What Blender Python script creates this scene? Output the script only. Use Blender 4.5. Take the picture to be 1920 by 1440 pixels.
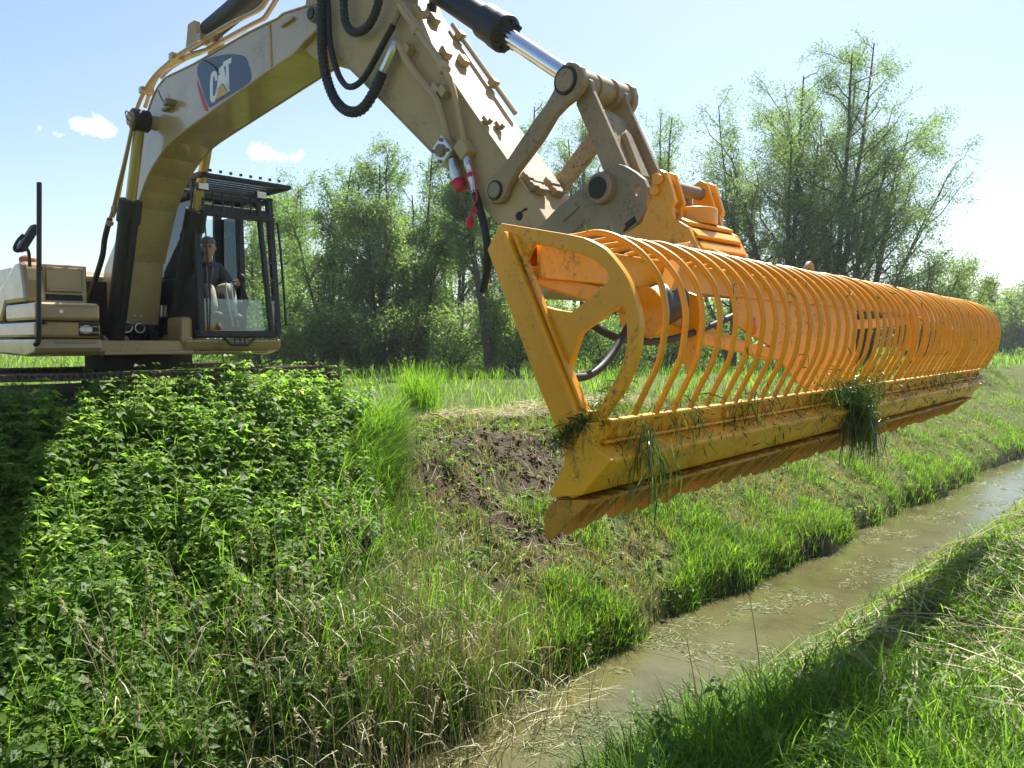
import bpy, math, random
import numpy as np
from mathutils import Vector, Matrix
from mathutils.geometry import tessellate_polygon

for o in list(bpy.data.objects): bpy.data.objects.remove(o)
scene = bpy.context.scene
COL = scene.collection
random.seed(7); RNG = np.random.default_rng(7)
rad = math.radians

# ------------------------------------------------------------------ camera
EYE = 3.2                                   # metres above the ditch water
FPX = 1500.0                                # focal length in photo pixels (1920 wide)
PITCH = math.atan(80/FPX)
cam = bpy.data.cameras.new('camera'); camo = bpy.data.objects.new('camera', cam); COL.objects.link(camo)
cam.sensor_width = 36; cam.lens = 36*FPX/1920; cam.clip_start = .05; cam.clip_end = 3000
camo.location = (0, 0, EYE); camo.rotation_euler = (math.pi/2 - PITCH, 0, 0)
scene.camera = camo
scene.render.resolution_x = 1024; scene.render.resolution_y = 768

# ------------------------------------------------------------------ sky, sun, exposure
SUN_AZ, SUN_EL = 21.0, 55.0                 # azimuth from +Y towards +X
world = bpy.data.worlds.new('World'); scene.world = world; world.use_nodes = True
nt = world.node_tree; nt.nodes.clear()
wout = nt.nodes.new('ShaderNodeOutputWorld'); bg = nt.nodes.new('ShaderNodeBackground')
sky = nt.nodes.new('ShaderNodeTexSky'); sky.sky_type = 'NISHITA'; sky.sun_disc = False
sky.sun_elevation = rad(SUN_EL); sky.sun_rotation = rad(SUN_AZ)
sky.air_density = 1.0; sky.dust_density = 1.0; sky.ozone_density = 1.3
bg.inputs['Strength'].default_value = 0.071
# two small fair-weather clouds, soft noise patches in fixed directions of the sky
tc = nt.nodes.new('ShaderNodeTexCoord')
def wmath(op, a=None, b=None, c=None):
    n = nt.nodes.new('ShaderNodeMath'); n.operation = op
    for i, v in enumerate((a, b, c)):
        if v is None: continue
        if isinstance(v, (int, float)): n.inputs[i].default_value = v
        else: nt.links.new(v, n.inputs[i])
    return n.outputs[0]
wn = nt.nodes.new('ShaderNodeTexNoise'); wn.inputs['Scale'].default_value = 34; wn.inputs['Detail'].default_value = 6; wn.inputs['Roughness'].default_value = .62
nt.links.new(tc.outputs['Generated'], wn.inputs['Vector'])
def skydir(px, py):
    d = Vector(((px-960)/FPX, 1, (720-py)/FPX)); d.rotate(Matrix.Rotation(-PITCH, 3, 'X')); return d.normalized()
mask = None
for (px, py, rx, rz, amp) in ((172, 240, .040, .011, 1.0), (518, 290, .028, .009, .9)):
    d = skydir(px, py); r = Vector((d.y, -d.x, 0)).normalized(); u_ = r.cross(d)
    terms = []
    for ax, s in ((r, rx), (u_, rz)):
        vd = nt.nodes.new('ShaderNodeVectorMath'); vd.operation = 'SUBTRACT'
        nt.links.new(tc.outputs['Generated'], vd.inputs[0]); vd.inputs[1].default_value = d
        dp = nt.nodes.new('ShaderNodeVectorMath'); dp.operation = 'DOT_PRODUCT'
        nt.links.new(vd.outputs[0], dp.inputs[0]); dp.inputs[1].default_value = ax
        q = wmath('DIVIDE', dp.outputs['Value'], s); terms.append(wmath('MULTIPLY', q, q))
    dist = wmath('SQRT', wmath('ADD', terms[0], terms[1]))
    edge = wmath('SUBTRACT', wmath('MULTIPLY_ADD', wn.outputs['Fac'], 5.0, -1.55), dist)
    fac = wmath('MULTIPLY', edge, .85*amp); n = fac.node; n.use_clamp = True
    # only in front (same hemisphere as the cloud)
    mask = fac if mask is None else wmath('MAXIMUM', mask, fac)
mixc = nt.nodes.new('ShaderNodeMix'); mixc.data_type = 'RGBA'
nt.links.new(mask, mixc.inputs[0]); nt.links.new(sky.outputs[0], mixc.inputs[6]); mixc.inputs[7].default_value = (11.0, 11.0, 11.0, 1)
nt.links.new(mixc.outputs[2], bg.inputs['Color']); nt.links.new(bg.outputs[0], wout.inputs['Surface'])

SUNV = Vector((math.sin(rad(SUN_AZ))*math.cos(rad(SUN_EL)), math.cos(rad(SUN_AZ))*math.cos(rad(SUN_EL)), math.sin(rad(SUN_EL))))
sl = bpy.data.lights.new('sun', 'SUN'); sl.energy = 5.0; sl.angle = rad(.53); sl.color = (1, .97, .91)
so = bpy.data.objects.new('sun', sl); COL.objects.link(so); so.location = SUNV*80
so.rotation_euler = SUNV.to_track_quat('Z', 'Y').to_euler()
vs = scene.view_settings; vs.view_transform = 'Standard'; vs.look = 'None'; vs.exposure = 1.35; vs.gamma = 1; vs.use_curve_mapping = False
scene.cycles.max_bounces = 8; scene.cycles.transparent_max_bounces = 8; scene.cycles.transmission_bounces = 6

# ------------------------------------------------------------------ geometry helpers
CAMV = np.array([0, 0, EYE]); FW = np.array([0, math.cos(PITCH), -math.sin(PITCH)]); UP = np.array([0, math.sin(PITCH), math.cos(PITCH)]); RT = np.array([1., 0, 0])
def ray(px, py): return FW + RT*(px-960)/FPX + UP*(720-py)/FPX
def hit(px, py, p0, n):
    d = ray(px, py); return CAMV + d*(np.dot(np.asarray(p0)-CAMV, n)/np.dot(d, n))
def project(P):
    d = P - CAMV; k = np.maximum(d@FW, 1e-3); return 960+FPX*(d@RT)/k, 720-FPX*(d@UP)/k, d@FW
def at_depth(px, py, y):
    d = ray(px, py); return CAMV + d*(y/d[1])

# excavator frame: x forward along the boom, y to the machine's left, z up
PH = rad(46); HV = np.array([math.sin(PH), -math.cos(PH), 0]); AV = np.array([math.cos(PH), math.sin(PH), 0])
S0 = np.array([.274, 5.13, 0]) - 7.0*HV
G = 1.92                                    # meadow level under the machine
def EX(px, py, n):                          # photo point on the vertical plane at lateral offset n -> (s, z)
    P = hit(px, py, S0+AV*n, AV); return (float((P-S0)@HV), float(P[2]))
def E3(px, py, n):
    s, z = EX(px, py, n); return (s, n, z-G)
def ES(px, py, s):                          # photo point on the cross plane at forward distance s
    P = hit(px, py, S0+HV*s, HV); return (s, float((P-S0)@AV), float(P[2])-G)
# ditch frame: e along the ditch, c across it away from the camera
TH = rad(43); EV = np.array([math.sin(TH), math.cos(TH), 0]); CV = np.array([-EV[1], EV[0], 0])
# mowing bucket frame: x along its length, y to its open side, z up
AL = rad(39.8); UV = np.array([math.sin(AL), math.cos(AL), 0]); WV = np.array([-UV[1], UV[0], 0])
B0 = at_depth(1199, 603, 2.3)
def BK(px, py, t=0.0):
    P = hit(px, py, B0+UV*t, UV); q = P-B0; return (float(q@WV), float(q[2]))

class MB:
    def __init__(s): s.v = []; s.f = []
    def add(s, vs, fs):
        k = len(s.v); s.v += [tuple(map(float, p)) for p in vs]; s.f += [tuple(i+k for i in f) for f in fs]; return s
    def prism(s, loops, fn0, fn1):
        """flat plate with holes; loops[0] is the outline. fn0/fn1 map a 2d point to the two faces"""
        if not isinstance(loops[0][0], (tuple, list)): loops = [loops]
        tri = tessellate_polygon([[Vector((p[0], p[1], 0)) for p in l] for l in loops])
        flat = [p for l in loops for p in l]; n = len(flat)
        vs = [fn0(p) for p in flat] + [fn1(p) for p in flat]
        if len(loops) == 1:
            fs = [tuple(range(n)), tuple(range(2*n-1, n-1, -1))]
        else:
            fs = [tuple(t) for t in tri] + [(t[2]+n, t[1]+n, t[0]+n) for t in tri]
        k = 0
        for l in loops:
            m = len(l)
            for i in range(m):
                a, b = k+i, k+(i+1) % m; fs.append((b, a, a+n, b+n))
            k += m
        return s.add(vs, fs)
    def box(s, c, d, R=None):
        vs = []
        for x in (-1, 1):
            for y in (-1, 1):
                for z in (-1, 1):
                    p = Vector((x*d[0]/2, y*d[1]/2, z*d[2]/2))
                    if R is not None: p = R @ p
                    vs.append((p[0]+c[0], p[1]+c[1], p[2]+c[2]))
        return s.add(vs, [(0,1,3,2),(4,6,7,5),(0,4,5,1),(2,3,7,6),(0,2,6,4),(1,5,7,3)])
    def bar(s, p0, p1, w, h, up=(0,0,1)):
        p0 = Vector(p0); p1 = Vector(p1); d = (p1-p0); L = d.length; d.normalize()
        u_ = Vector(up); sd = d.cross(u_)
        if sd.length < 1e-4: u_ = Vector((1,0,0)); sd = d.cross(u_)
        sd.normalize(); u_ = sd.cross(d)
        R = Matrix((d, sd, u_)).transposed()
        return s.box((p0+p1)/2, (L, w, h), R)
    def tube(s, pts, r, n=8, cap=True):
        pts = [Vector(p) for p in pts]; m = len(pts)
        rr = r if isinstance(r, (list, tuple)) else [r]*m
        vs = []; nrm = None
        for i, p in enumerate(pts):
            t = (pts[min(i+1, m-1)] - pts[max(i-1, 0)]).normalized()
            if nrm is None:
                nrm = t.orthogonal().normalized()
            else:
                nrm = (nrm - t*nrm.dot(t));
                nrm = nrm.normalized() if nrm.length > 1e-5 else t.orthogonal().normalized()
            bn = t.cross(nrm)
            for j in range(n):
                a = 2*math.pi*j/n; vs.append(p + (nrm*math.cos(a)+bn*math.sin(a))*rr[i])
        fs = []
        for i in range(m-1):
            for j in range(n):
                k = (j+1) % n; fs.append((i*n+j, i*n+k, (i+1)*n+k, (i+1)*n+j))
        if cap: fs += [tuple(range(n-1, -1, -1)), tuple(range((m-1)*n, m*n))]
        return s.add(vs, fs)
    def cyl(s, p0, p1, r, n=20): return s.tube([p0, p1], r, n)
    def sphere(s, c, r, nu=14, nv=9, sc=(1,1,1)):
        vs = [(c[0], c[1], c[2]+r*sc[2])]
        for i in range(1, nv):
            ph = math.pi*i/nv
            for j in range(nu):
                th = 2*math.pi*j/nu
                vs.append((c[0]+r*sc[0]*math.sin(ph)*math.cos(th), c[1]+r*sc[1]*math.sin(ph)*math.sin(th), c[2]+r*sc[2]*math.cos(ph)))
        vs.append((c[0], c[1], c[2]-r*sc[2])); fs = []
        for j in range(nu): fs.append((0, 1+j, 1+(j+1) % nu))
        for i in range(nv-2):
            for j in range(nu):
                k = (j+1) % nu; a = 1+i*nu; fs.append((a+j, a+nu+j, a+nu+k, a+k))
        b = 1+(nv-2)*nu; last = len(vs)-1
        for j in range(nu): fs.append((b+j, last, b+(j+1) % nu))
        return s.add(vs, fs)
    def mesh(s, name, mat):
        me = bpy.data.meshes.new(name); me.from_pydata(s.v, [], s.f); me.validate(); me.update()
        if mat: me.materials.append(mat)
        return me
    def build(s, name, mat, parent=None, bevel=0, smooth=False, seg=2):
        o = bpy.data.objects.new(name, s.mesh(name, mat)); COL.objects.link(o)
        if parent is not None: o.parent = parent
        if bevel:
            b = o.modifiers.new('bevel', 'BEVEL'); b.width = bevel; b.segments = seg; b.limit_method = 'ANGLE'; b.angle_limit = rad(35)
        if smooth: smooth_by_angle(o.data)
        return o
def smooth_by_angle(me, ang=40):
    me.polygons.foreach_set('use_smooth', [True]*len(me.polygons))
    try: me.set_sharp_from_angle(angle=rad(ang))
    except Exception: pass
def dup(o, parent, loc=None, rot=None):
    c = o.copy(); COL.objects.link(c); c.parent = parent
    if loc is not None: c.location = loc
    if rot is not None: c.rotation_euler = rot
    return c
def empty(name, loc, rz=0):
    o = bpy.data.objects.new(name, None); COL.objects.link(o); o.location = loc; o.rotation_euler = (0, 0, rz); o.empty_display_size = .3; return o
def tag(o, label, cat, group=None):
    o['label'] = label; o['category'] = cat
    if group: o['group'] = group
    return o
def smooth_path(pts, n):
    P = [np.array(p, float) for p in pts]; P = [2*P[0]-P[1]] + P + [2*P[-1]-P[-2]]; out = []
    for i in range(1, len(P)-2):
        for k in range(n):
            t = k/n; a, b, c, d = P[i-1], P[i], P[i+1], P[i+2]
            out.append(.5*(2*b+(c-a)*t+(2*a-5*b+4*c-d)*t*t+(3*b-3*c+d-a)*t**3))
    out.append(P[-2]); return [tuple(p) for p in out]
def circle2(c, r, n=20, a0=0, a1=2*math.pi, full=True):
    m = n if full else n-1
    return [(c[0]+r*math.cos(a0+(a1-a0)*i/m), c[1]+r*math.sin(a0+(a1-a0)*i/m)) for i in range(n)]
def np_mesh(name, verts, faces, mat, attrs=None, smooth=False):
    """fast mesh from numpy arrays; faces (M,k)"""
    verts = np.ascontiguousarray(verts, np.float32); faces = np.ascontiguousarray(faces, np.int32)
    me = bpy.data.meshes.new(name); nv = len(verts); nf, k = faces.shape
    me.vertices.add(nv); me.vertices.foreach_set('co', verts.ravel())
    me.loops.add(nf*k); me.loops.foreach_set('vertex_index', faces.ravel())
    me.polygons.add(nf); me.polygons.foreach_set('loop_start', np.arange(0, nf*k, k, dtype=np.int32))
    me.update(calc_edges=True)
    if smooth: me.polygons.foreach_set('use_smooth', np.ones(nf, bool))
    for an, arr in (attrs or {}).items():
        at = me.attributes.new(an, 'FLOAT', 'POINT'); at.data.foreach_set('value', np.ascontiguousarray(arr, np.float32))
    if mat: me.materials.append(mat)
    return me
def link_mesh(name, me, parent=None):
    o = bpy.data.objects.new(name, me); COL.objects.link(o)
    if parent is not None: o.parent = parent
    return o

# ------------------------------------------------------------------ materials
def new_mat(name):
    m = bpy.data.materials.new(name); m.use_nodes = True; t = m.node_tree; t.nodes.clear()
    out = t.nodes.new('ShaderNodeOutputMaterial'); return m, t, out
def N(t, kind, **kw):
    n = t.nodes.new(kind)
    for k, v in kw.items():
        if k in n.inputs: n.inputs[k].default_value = v
        else: setattr(n, k, v)
    return n
def ramp(t, fac, stops, interp='LINEAR'):
    r = t.nodes.new('ShaderNodeValToRGB'); r.color_ramp.interpolation = interp; cr = r.color_ramp
    while len(cr.elements) < len(stops): cr.elements.new(.5)
    for e, (p, c) in zip(cr.elements, stops): e.position = p; e.color = (*c, 1) if len(c) == 3 else c
    t.links.new(fac, r.inputs[0]); return r.outputs[0]
def mixrgb(t, fac, a, b, blend='MIX'):
    m = t.nodes.new('ShaderNodeMix'); m.data_type = 'RGBA'; m.blend_type = blend
    for i, v in ((0, fac), (6, a), (7, b)):
        if isinstance(v, (int, float)): m.inputs[i].default_value = v
        elif isinstance(v, tuple): m.inputs[i].default_value = (*v, 1) if len(v) == 3 else v
        else: t.links.new(v, m.inputs[i])
    return m.outputs[2]
def paint(name, col, dirt=(.09, .065, .035), amount=.35, rough=.38, coat=.5, scale=3.0, metallic=0, chips=0.0, dust=(.42, .36, .27), dustamt=.15, bump=.02, spec=.5, streak=0.0):
    m, t, out = new_mat(name); tcn = N(t, 'ShaderNodeTexCoord')
    n1 = N(t, 'ShaderNodeTexNoise', Scale=scale, Detail=8., Roughness=.65); t.links.new(tcn.outputs['Object'], n1.inputs['Vector'])
    n2 = N(t, 'ShaderNodeTexNoise', Scale=scale*14, Detail=6., Roughness=.7); t.links.new(tcn.outputs['Object'], n2.inputs['Vector'])
    n3 = N(t, 'ShaderNodeTexNoise', Scale=scale*.35, Detail=3.); t.links.new(tcn.outputs['Object'], n3.inputs['Vector'])
    c0 = mixrgb(t, ramp(t, n3.outputs['Fac'], [(.35, (0,0,0)), (.7, (1,1,1))]), tuple(x*.86 for x in col), tuple(min(1, x*1.08) for x in col))
    c1 = mixrgb(t, ramp(t, n1.outputs['Fac'], [(.42, (0,0,0)), (.75, (dustamt*2.2,)*3)]), c0, dust)
    mul = t.nodes.new('ShaderNodeMath'); mul.operation = 'MULTIPLY'; t.links.new(n1.outputs['Fac'], mul.inputs[0]); t.links.new(n2.outputs['Fac'], mul.inputs[1])
    spots = ramp(t, mul.outputs[0], [(.30, (0,0,0)), (.40, (amount,)*3)])
    c2 = mixrgb(t, spots, c1, dirt)
    if chips:
        n4 = N(t, 'ShaderNodeTexNoise', Scale=scale*6, Detail=10., Roughness=.8); t.links.new(tcn.outputs['Object'], n4.inputs['Vector'])
        c2 = mixrgb(t, ramp(t, n4.outputs['Fac'], [(.60-.1*chips, (0,0,0)), (.64-.1*chips, (chips,)*3)]), c2, (.10, .045, .025))
    oi = N(t, 'ShaderNodeObjectInfo'); c2 = mixrgb(t, ramp(t, oi.outputs['Random'], [(0, (.22,)*3), (.5, (0,0,0)), (1, (0,0,0))]), c2, tuple(x*.55 for x in col))
    if streak:
        mp = N(t, 'ShaderNodeMapping'); mp.inputs['Rotation'].default_value = (.5, .6, .2); mp.inputs['Scale'].default_value = (70, 70, 7); t.links.new(tcn.outputs['Object'], mp.inputs['Vector'])
        n5 = N(t, 'ShaderNodeTexNoise', Scale=1., Detail=4., Roughness=.6); t.links.new(mp.outputs[0], n5.inputs['Vector']); m5 = N(t, 'ShaderNodeMath'); m5.operation = 'MULTIPLY'; t.links.new(n5.outputs['Fac'], m5.inputs[0]); t.links.new(n1.outputs['Fac'], m5.inputs[1])
        c2 = mixrgb(t, ramp(t, m5.outputs[0], [(.29, (0,0,0)), (.36, (streak,)*3)]), c2, (.10, .075, .02))
    b = N(t, 'ShaderNodeBsdfPrincipled'); t.links.new(c2, b.inputs['Base Color'])
    b.inputs['Specular IOR Level'].default_value = spec; b.inputs['Metallic'].default_value = metallic; b.inputs['Coat Weight'].default_value = coat; b.inputs['Coat Roughness'].default_value = .12
    t.links.new(ramp(t, n1.outputs['Fac'], [(.3, (rough*.8,)*3), (.75, (min(1, rough*1.6),)*3)]), b.inputs['Roughness'])
    bp = N(t, 'ShaderNodeBump', Strength=bump*5, Distance=.004); t.links.new(n2.outputs['Fac'], bp.inputs['Height']); t.links.new(bp.outputs[0], b.inputs['Normal'])
    t.links.new(b.outputs[0], out.inputs[0]); return m
def simple(name, col, rough=.5, metallic=0, coat=0, emit=None, var=.12, scale=20):
    m, t, out = new_mat(name); b = N(t, 'ShaderNodeBsdfPrincipled'); tcn = N(t, 'ShaderNodeTexCoord')
    n1 = N(t, 'ShaderNodeTexNoise', Scale=float(scale), Detail=5.); t.links.new(tcn.outputs['Object'], n1.inputs['Vector'])
    t.links.new(mixrgb(t, n1.outputs['Fac'], tuple(x*(1-var) for x in col), tuple(min(1, x*(1+var)) for x in col)), b.inputs['Base Color'])
    b.inputs['Roughness'].default_value = rough; b.inputs['Metallic'].default_value = metallic; b.inputs['Coat Weight'].default_value = coat
    t.links.new(b.outputs[0], out.inputs[0]); return m
def leafmat(name, stops, trans=.45, rough=.5, spec=.25, patch=None, pscale=2.0, tcol=2.0):
    """foliage: colour from per-leaf random attribute plus a soft patchiness, some light through the blade"""
    m, t, out = new_mat(name); at = N(t, 'ShaderNodeAttribute'); at.attribute_name = 'rnd'
    c = ramp(t, at.outputs['Fac'], stops)
    if patch:
        geo = N(t, 'ShaderNodeNewGeometry'); n1 = N(t, 'ShaderNodeTexNoise', Scale=pscale, Detail=3.); t.links.new(geo.outputs['Position'], n1.inputs['Vector'])
        c = mixrgb(t, ramp(t, n1.outputs['Fac'], [(.40, (0,0,0)), (.58, (.8,)*3)]), c, patch)
    b = N(t, 'ShaderNodeBsdfPrincipled'); t.links.new(c, b.inputs['Base Color']); b.inputs['Roughness'].default_value = rough; b.inputs['Specular IOR Level'].default_value = spec
    tr = N(t, 'ShaderNodeBsdfTranslucent')
    t.links.new(mixrgb(t, 1.0, c, (tcol*.88, tcol, tcol*.42), 'MULTIPLY'), tr.inputs['Color'])
    ms = N(t, 'ShaderNodeMixShader'); ms.inputs[0].default_value = trans
    t.links.new(b.outputs[0], ms.inputs[1]); t.links.new(tr.outputs[0], ms.inputs[2]); t.links.new(ms.outputs[0], out.inputs[0]); return m
M = {}
M['yellow'] = paint('worn_yellow_paint', (.36, .235, .07), amount=.45, rough=.3, coat=1.0, dustamt=.2, dust=(.24, .20, .14))
M['boom'] = paint('glossy_faded_yellow_paint', (.47, .335, .15), amount=.45, rough=.32, coat=1.0, dustamt=.2, dust=(.30, .25, .17), chips=.2)
M['stick'] = paint('dusty_beige_yellow_paint', (.47, .34, .17), amount=.5, rough=.5, coat=0, spec=.35, dustamt=.25, dust=(.36, .30, .22))
M['link'] = paint('mud_stained_beige_paint', (.31, .225, .11), amount=.8, rough=.55, coat=.1, dustamt=.3, chips=.5, scale=4)
M['coupler'] = paint('scraped_grey_beige_steel', (.27, .215, .13), amount=.8, rough=.55, coat=.05, dustamt=.2, chips=.35, scale=5, dust=(.16, .14, .12))
M['orange'] = paint('orange_lacquer', (.84, .36, .003), amount=.7, rough=.36, coat=.15, dustamt=.05, chips=.25, scale=4, dust=(.6, .35, .1))
M['orange_dirty'] = paint('orange_lacquer_with_weed_juice', (.80, .375, .008), streak=.55, amount=.95, rough=.42, coat=.12, dustamt=.05, scale=7, dust=(.16, .15, .05), dirt=(.035, .035, .018))
M['finger'] = paint('weed_stained_orange_steel', (.50, .235, .015), streak=.9, amount=1.0, rough=.5, coat=.05, dustamt=.1, scale=8, dust=(.10, .10, .04), dirt=(.03, .03, .016), chips=.5)
M['black'] = paint('black_machine_paint', (.012, .012, .013), amount=.25, rough=.5, coat=.03, dustamt=.05, dust=(.08, .075, .065))
M['cab'] = paint('dark_cab_paint', (.012, .015, .020), amount=.2, rough=.45, coat=.05, dustamt=.04, dust=(.09, .09, .09))
M['rubber'] = simple('black_rubber_hose', (.018, .018, .018), .55)
M['chrome'] = simple('chrome_rod', (.82, .84, .86), .12, 1.0, var=.03)
M['rodyellow'] = paint('oily_rod', (.5, .40, .16), amount=.2, rough=.2, coat=.6, metallic=.6, dustamt=.1)
M['steel'] = simple('zinc_fitting', (.62, .63, .62), .3, .9)
M['red'] = simple('red_plastic_cap', (.55, .02, .03), .4)
M['rust'] = paint('rusty_track_steel', (.085, .055, .035), amount=.6, rough=.7, coat=0, dustamt=.35, dust=(.14, .10, .065), scale=8)
M['dark'] = simple('dark_machine_bay', (.02, .018, .016), .7)
M['decal_blue'] = simple('navy_decal', (.018, .038, .085), .4, coat=.3, var=.05)
M['decal_red'] = simple('red_decal', (.48, .03, .04), .4, var=.05)
M['decal_white'] = simple('white_decal', (.78, .78, .78), .4, var=.04)
M['decal_orange'] = simple('orange_decal', (.72, .34, .04), .4, var=.04)
M['lamp'] = simple('lamp_lens', (.75, .74, .66), .2, coat=.5)
M['brownred'] = simple('faded_red_plastic', (.36, .10, .05), .5)
M['reflector'] = simple('amber_reflector', (.75, .13, .01), .25, coat=.6)
def glassmat(name, tint=(.80, .90, .88), mixf=.12):
    m, t, out = new_mat(name); tb = N(t, 'ShaderNodeBsdfTransparent'); tb.inputs[0].default_value = (*tint, 1)
    gb = N(t, 'ShaderNodeBsdfGlossy'); gb.inputs['Roughness'].default_value = .03; gb.inputs[0].default_value = (.9, .95, 1, 1)
    fr = N(t, 'ShaderNodeFresnel', IOR=1.5); ad = N(t, 'ShaderNodeMath'); ad.operation = 'ADD'; t.links.new(fr.outputs[0], ad.inputs[0]); ad.inputs[1].default_value = mixf
    ms = N(t, 'ShaderNodeMixShader'); t.links.new(ad.outputs[0], ms.inputs[0]); t.links.new(tb.outputs[0], ms.inputs[1]); t.links.new(gb.outputs[0], ms.inputs[2]); t.links.new(ms.outputs[0], out.inputs[0]); return m
M['glass'] = glassmat('cab_glass', mixf=.04)
M['glass_low'] = glassmat('dusty_cab_glass', (.74, .86, .88), .05)
# ------------------------------------------------------------------ terrain
def sstep(x, a, b):
    t = np.clip((x-a)/(b-a), 0, 1); return t*t*(3-2*t)
CPTS = [-900, -30, 1.45, 1.9, 2.52, 3.0, 3.15, 3.3, 4.0, 4.66, 4.75, 4.84, 5.1, 6.0, 7.2, 8.1, 8.6, 9.2, 30, 900]
ZPTS = [1.6, 1.6, 1.58, 1.30, .62, .18, .02, -.30, -.4, -.32, -.02, .24, .40, .80, 1.36, 1.86, 1.98, G, G, G]
def lump(e, c, k):
    return (np.sin(1.27*k*e+.9*k*c+.4)*np.sin(1.05*k*c-.6*k*e+1.1) + .5*np.sin(2.7*k*e-1.9*k*c+2)*np.sin(2.3*k*c+.8*k*e))
# scraped bare-earth patches on the far bank: (e, c, re, rc, strength)
SOIL = [(8.3, 7.5, 1.2, .9, 1.15), (6.75, 7.1, .42, .9, .95), (7.0, 6.2, .7, .5, .85), (6.0, 5.9, .5, .35, .6), (9.2, 7.0, .9, .7, .7), (10.4, 8.6, 1.1, .5, .6), (8.6, 8.9, 1.0, .4, .7), (6.4, 8.9, .5, .3, .7), (8.2, 5.6, .8, .4, .45)]
def soil(e, c):
    m = np.zeros_like(e)
    for (e0, c0, re, rc, s) in SOIL: m = np.maximum(m, s*np.exp(-(((e-e0)/re)**2 + ((c-c0)/rc)**2)))
    return m
def terrain(e, c):
    e = np.asarray(e, float); c = np.asarray(c, float)
    edge = .10*np.sin(.9*e+.5)+.07*np.sin(2.3*e+1.7)+.05*np.sin(5.1*e)
    z = np.interp(c - edge*np.exp(-((c-4.75)/1.0)**2) - .6*edge*np.exp(-((c-3.2)/.5)**2), CPTS, ZPTS)
    dry = sstep(c, 4.6, 5.4) + sstep(-c, -3.2, -2.4)
    fade = np.exp(-np.abs(e)/200)
    z = z + dry*fade*(.055*lump(e, c, 1.0) + .028*lump(e+3, c-2, 2.9)) + .02*lump(e, c, 8.0)*dry*fade*np.exp(-np.abs(e-6)/25)
    s = soil(e, c); z = z - .07*s + .05*s*lump(e*1.3, c, 5.5)
    return z
def ec(P): return P@EV, P@CV
def ecw(e, c, z): return np.stack([e*EV[0]+c*CV[0], e*EV[1]+c*CV[1], z], -1)
def ground_hit(px, py):
    d = ray(px, py); t = .5
    while t < 400:
        P = CAMV+d*t; e, c = ec(P)
        if P[2] < max(float(terrain(e, c)), 0): return P, float(e), float(c)
        t += .02+.004*t
    return None
def geo_line(a, b, st, far):
    x = list(np.arange(a, b, st)); s = st
    while x[-1] < far: s *= 1.22; x.append(x[-1]+s)
    s = st
    while x[0] > -far: s *= 1.22; x.insert(0, x[0]-s)
    return np.array(x)
ee = geo_line(-2, 20, .16, 1500); cc = geo_line(-.6, 10.2, .10, 1500)
E_, C_ = np.meshgrid(ee, cc, indexing='ij'); Z_ = terrain(E_, C_)
V = ecw(E_, C_, Z_).reshape(-1, 3); ne, nc = E_.shape
idx = np.arange(ne*nc).reshape(ne, nc)
Fq = np.stack([idx[:-1, :-1], idx[1:, :-1], idx[1:, 1:], idx[:-1, 1:]], -1).reshape(-1, 4)
def ground_material():
    m, t, out = new_mat('bank_earth_and_turf'); geo = N(t, 'ShaderNodeNewGeometry')
    at = N(t, 'ShaderNodeAttribute'); at.attribute_name = 'soil'
    wet = N(t, 'ShaderNodeAttribute'); wet.attribute_name = 'wet'
    a = N(t, 'ShaderNodeTexNoise', Scale=1.4, Detail=6., Roughness=.6); b_ = N(t, 'ShaderNodeTexNoise', Scale=18., Detail=8., Roughness=.7); c_ = N(t, 'ShaderNodeTexNoise', Scale=90., Detail=4.)
    for n in (a, b_, c_): t.links.new(geo.outputs['Position'], n.inputs['Vector'])
    turf = ramp(t, b_.outputs['Fac'], [(.3, (.03, .045, .010)), (.5, (.075, .10, .02)), (.72, (.16, .16, .045))])
    straw = ramp(t, c_.outputs['Fac'], [(.3, (.09, .065, .03)), (.7, (.26, .20, .10))])
    earth = ramp(t, b_.outputs['Fac'], [(.3, (.024, .016, .009)), (.55, (.075, .052, .028)), (.75, (.15, .108, .06))])
    g1 = mixrgb(t, ramp(t, a.outputs['Fac'], [(.52, (0,0,0)), (.70, (.6,)*3)]), turf, straw)
    ad = N(t, 'ShaderNodeMath'); ad.operation = 'MULTIPLY_ADD'; t.links.new(b_.outputs['Fac'], ad.inputs[0]); ad.inputs[1].default_value = .5; t.links.new(at.outputs['Fac'], ad.inputs[2])
    g2 = mixrgb(t, ramp(t, ad.outputs[0], [(.45, (0,0,0)), (.68, (1,1,1))]), g1, earth)
    g3 = mixrgb(t, wet.outputs['Fac'], g2, (.016, .011, .006))
    b = N(t, 'ShaderNodeBsdfPrincipled'); t.links.new(g3, b.inputs['Base Color']); b.inputs['Roughness'].default_value = .9; b.inputs['Specular IOR Level'].default_value = .2
    bp = N(t, 'ShaderNodeBump', Strength=.9, Distance=.05); t.links.new(b_.outputs['Fac'], bp.inputs['Height']); t.links.new(bp.outputs[0], b.inputs['Normal'])
    t.links.new(b.outputs[0], out.inputs[0]); return m
wetm = (np.exp(-((C_-4.72)/.16)**2)+np.exp(-((C_-3.2)/.15)**2)).clip(0, 1)*.9
ground = link_mesh('ground', np_mesh('ground', V, Fq, ground_material(), {'soil': soil(E_, C_).ravel(), 'wet': wetm.ravel()}, smooth=True)); ground['kind'] = 'structure'

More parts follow.
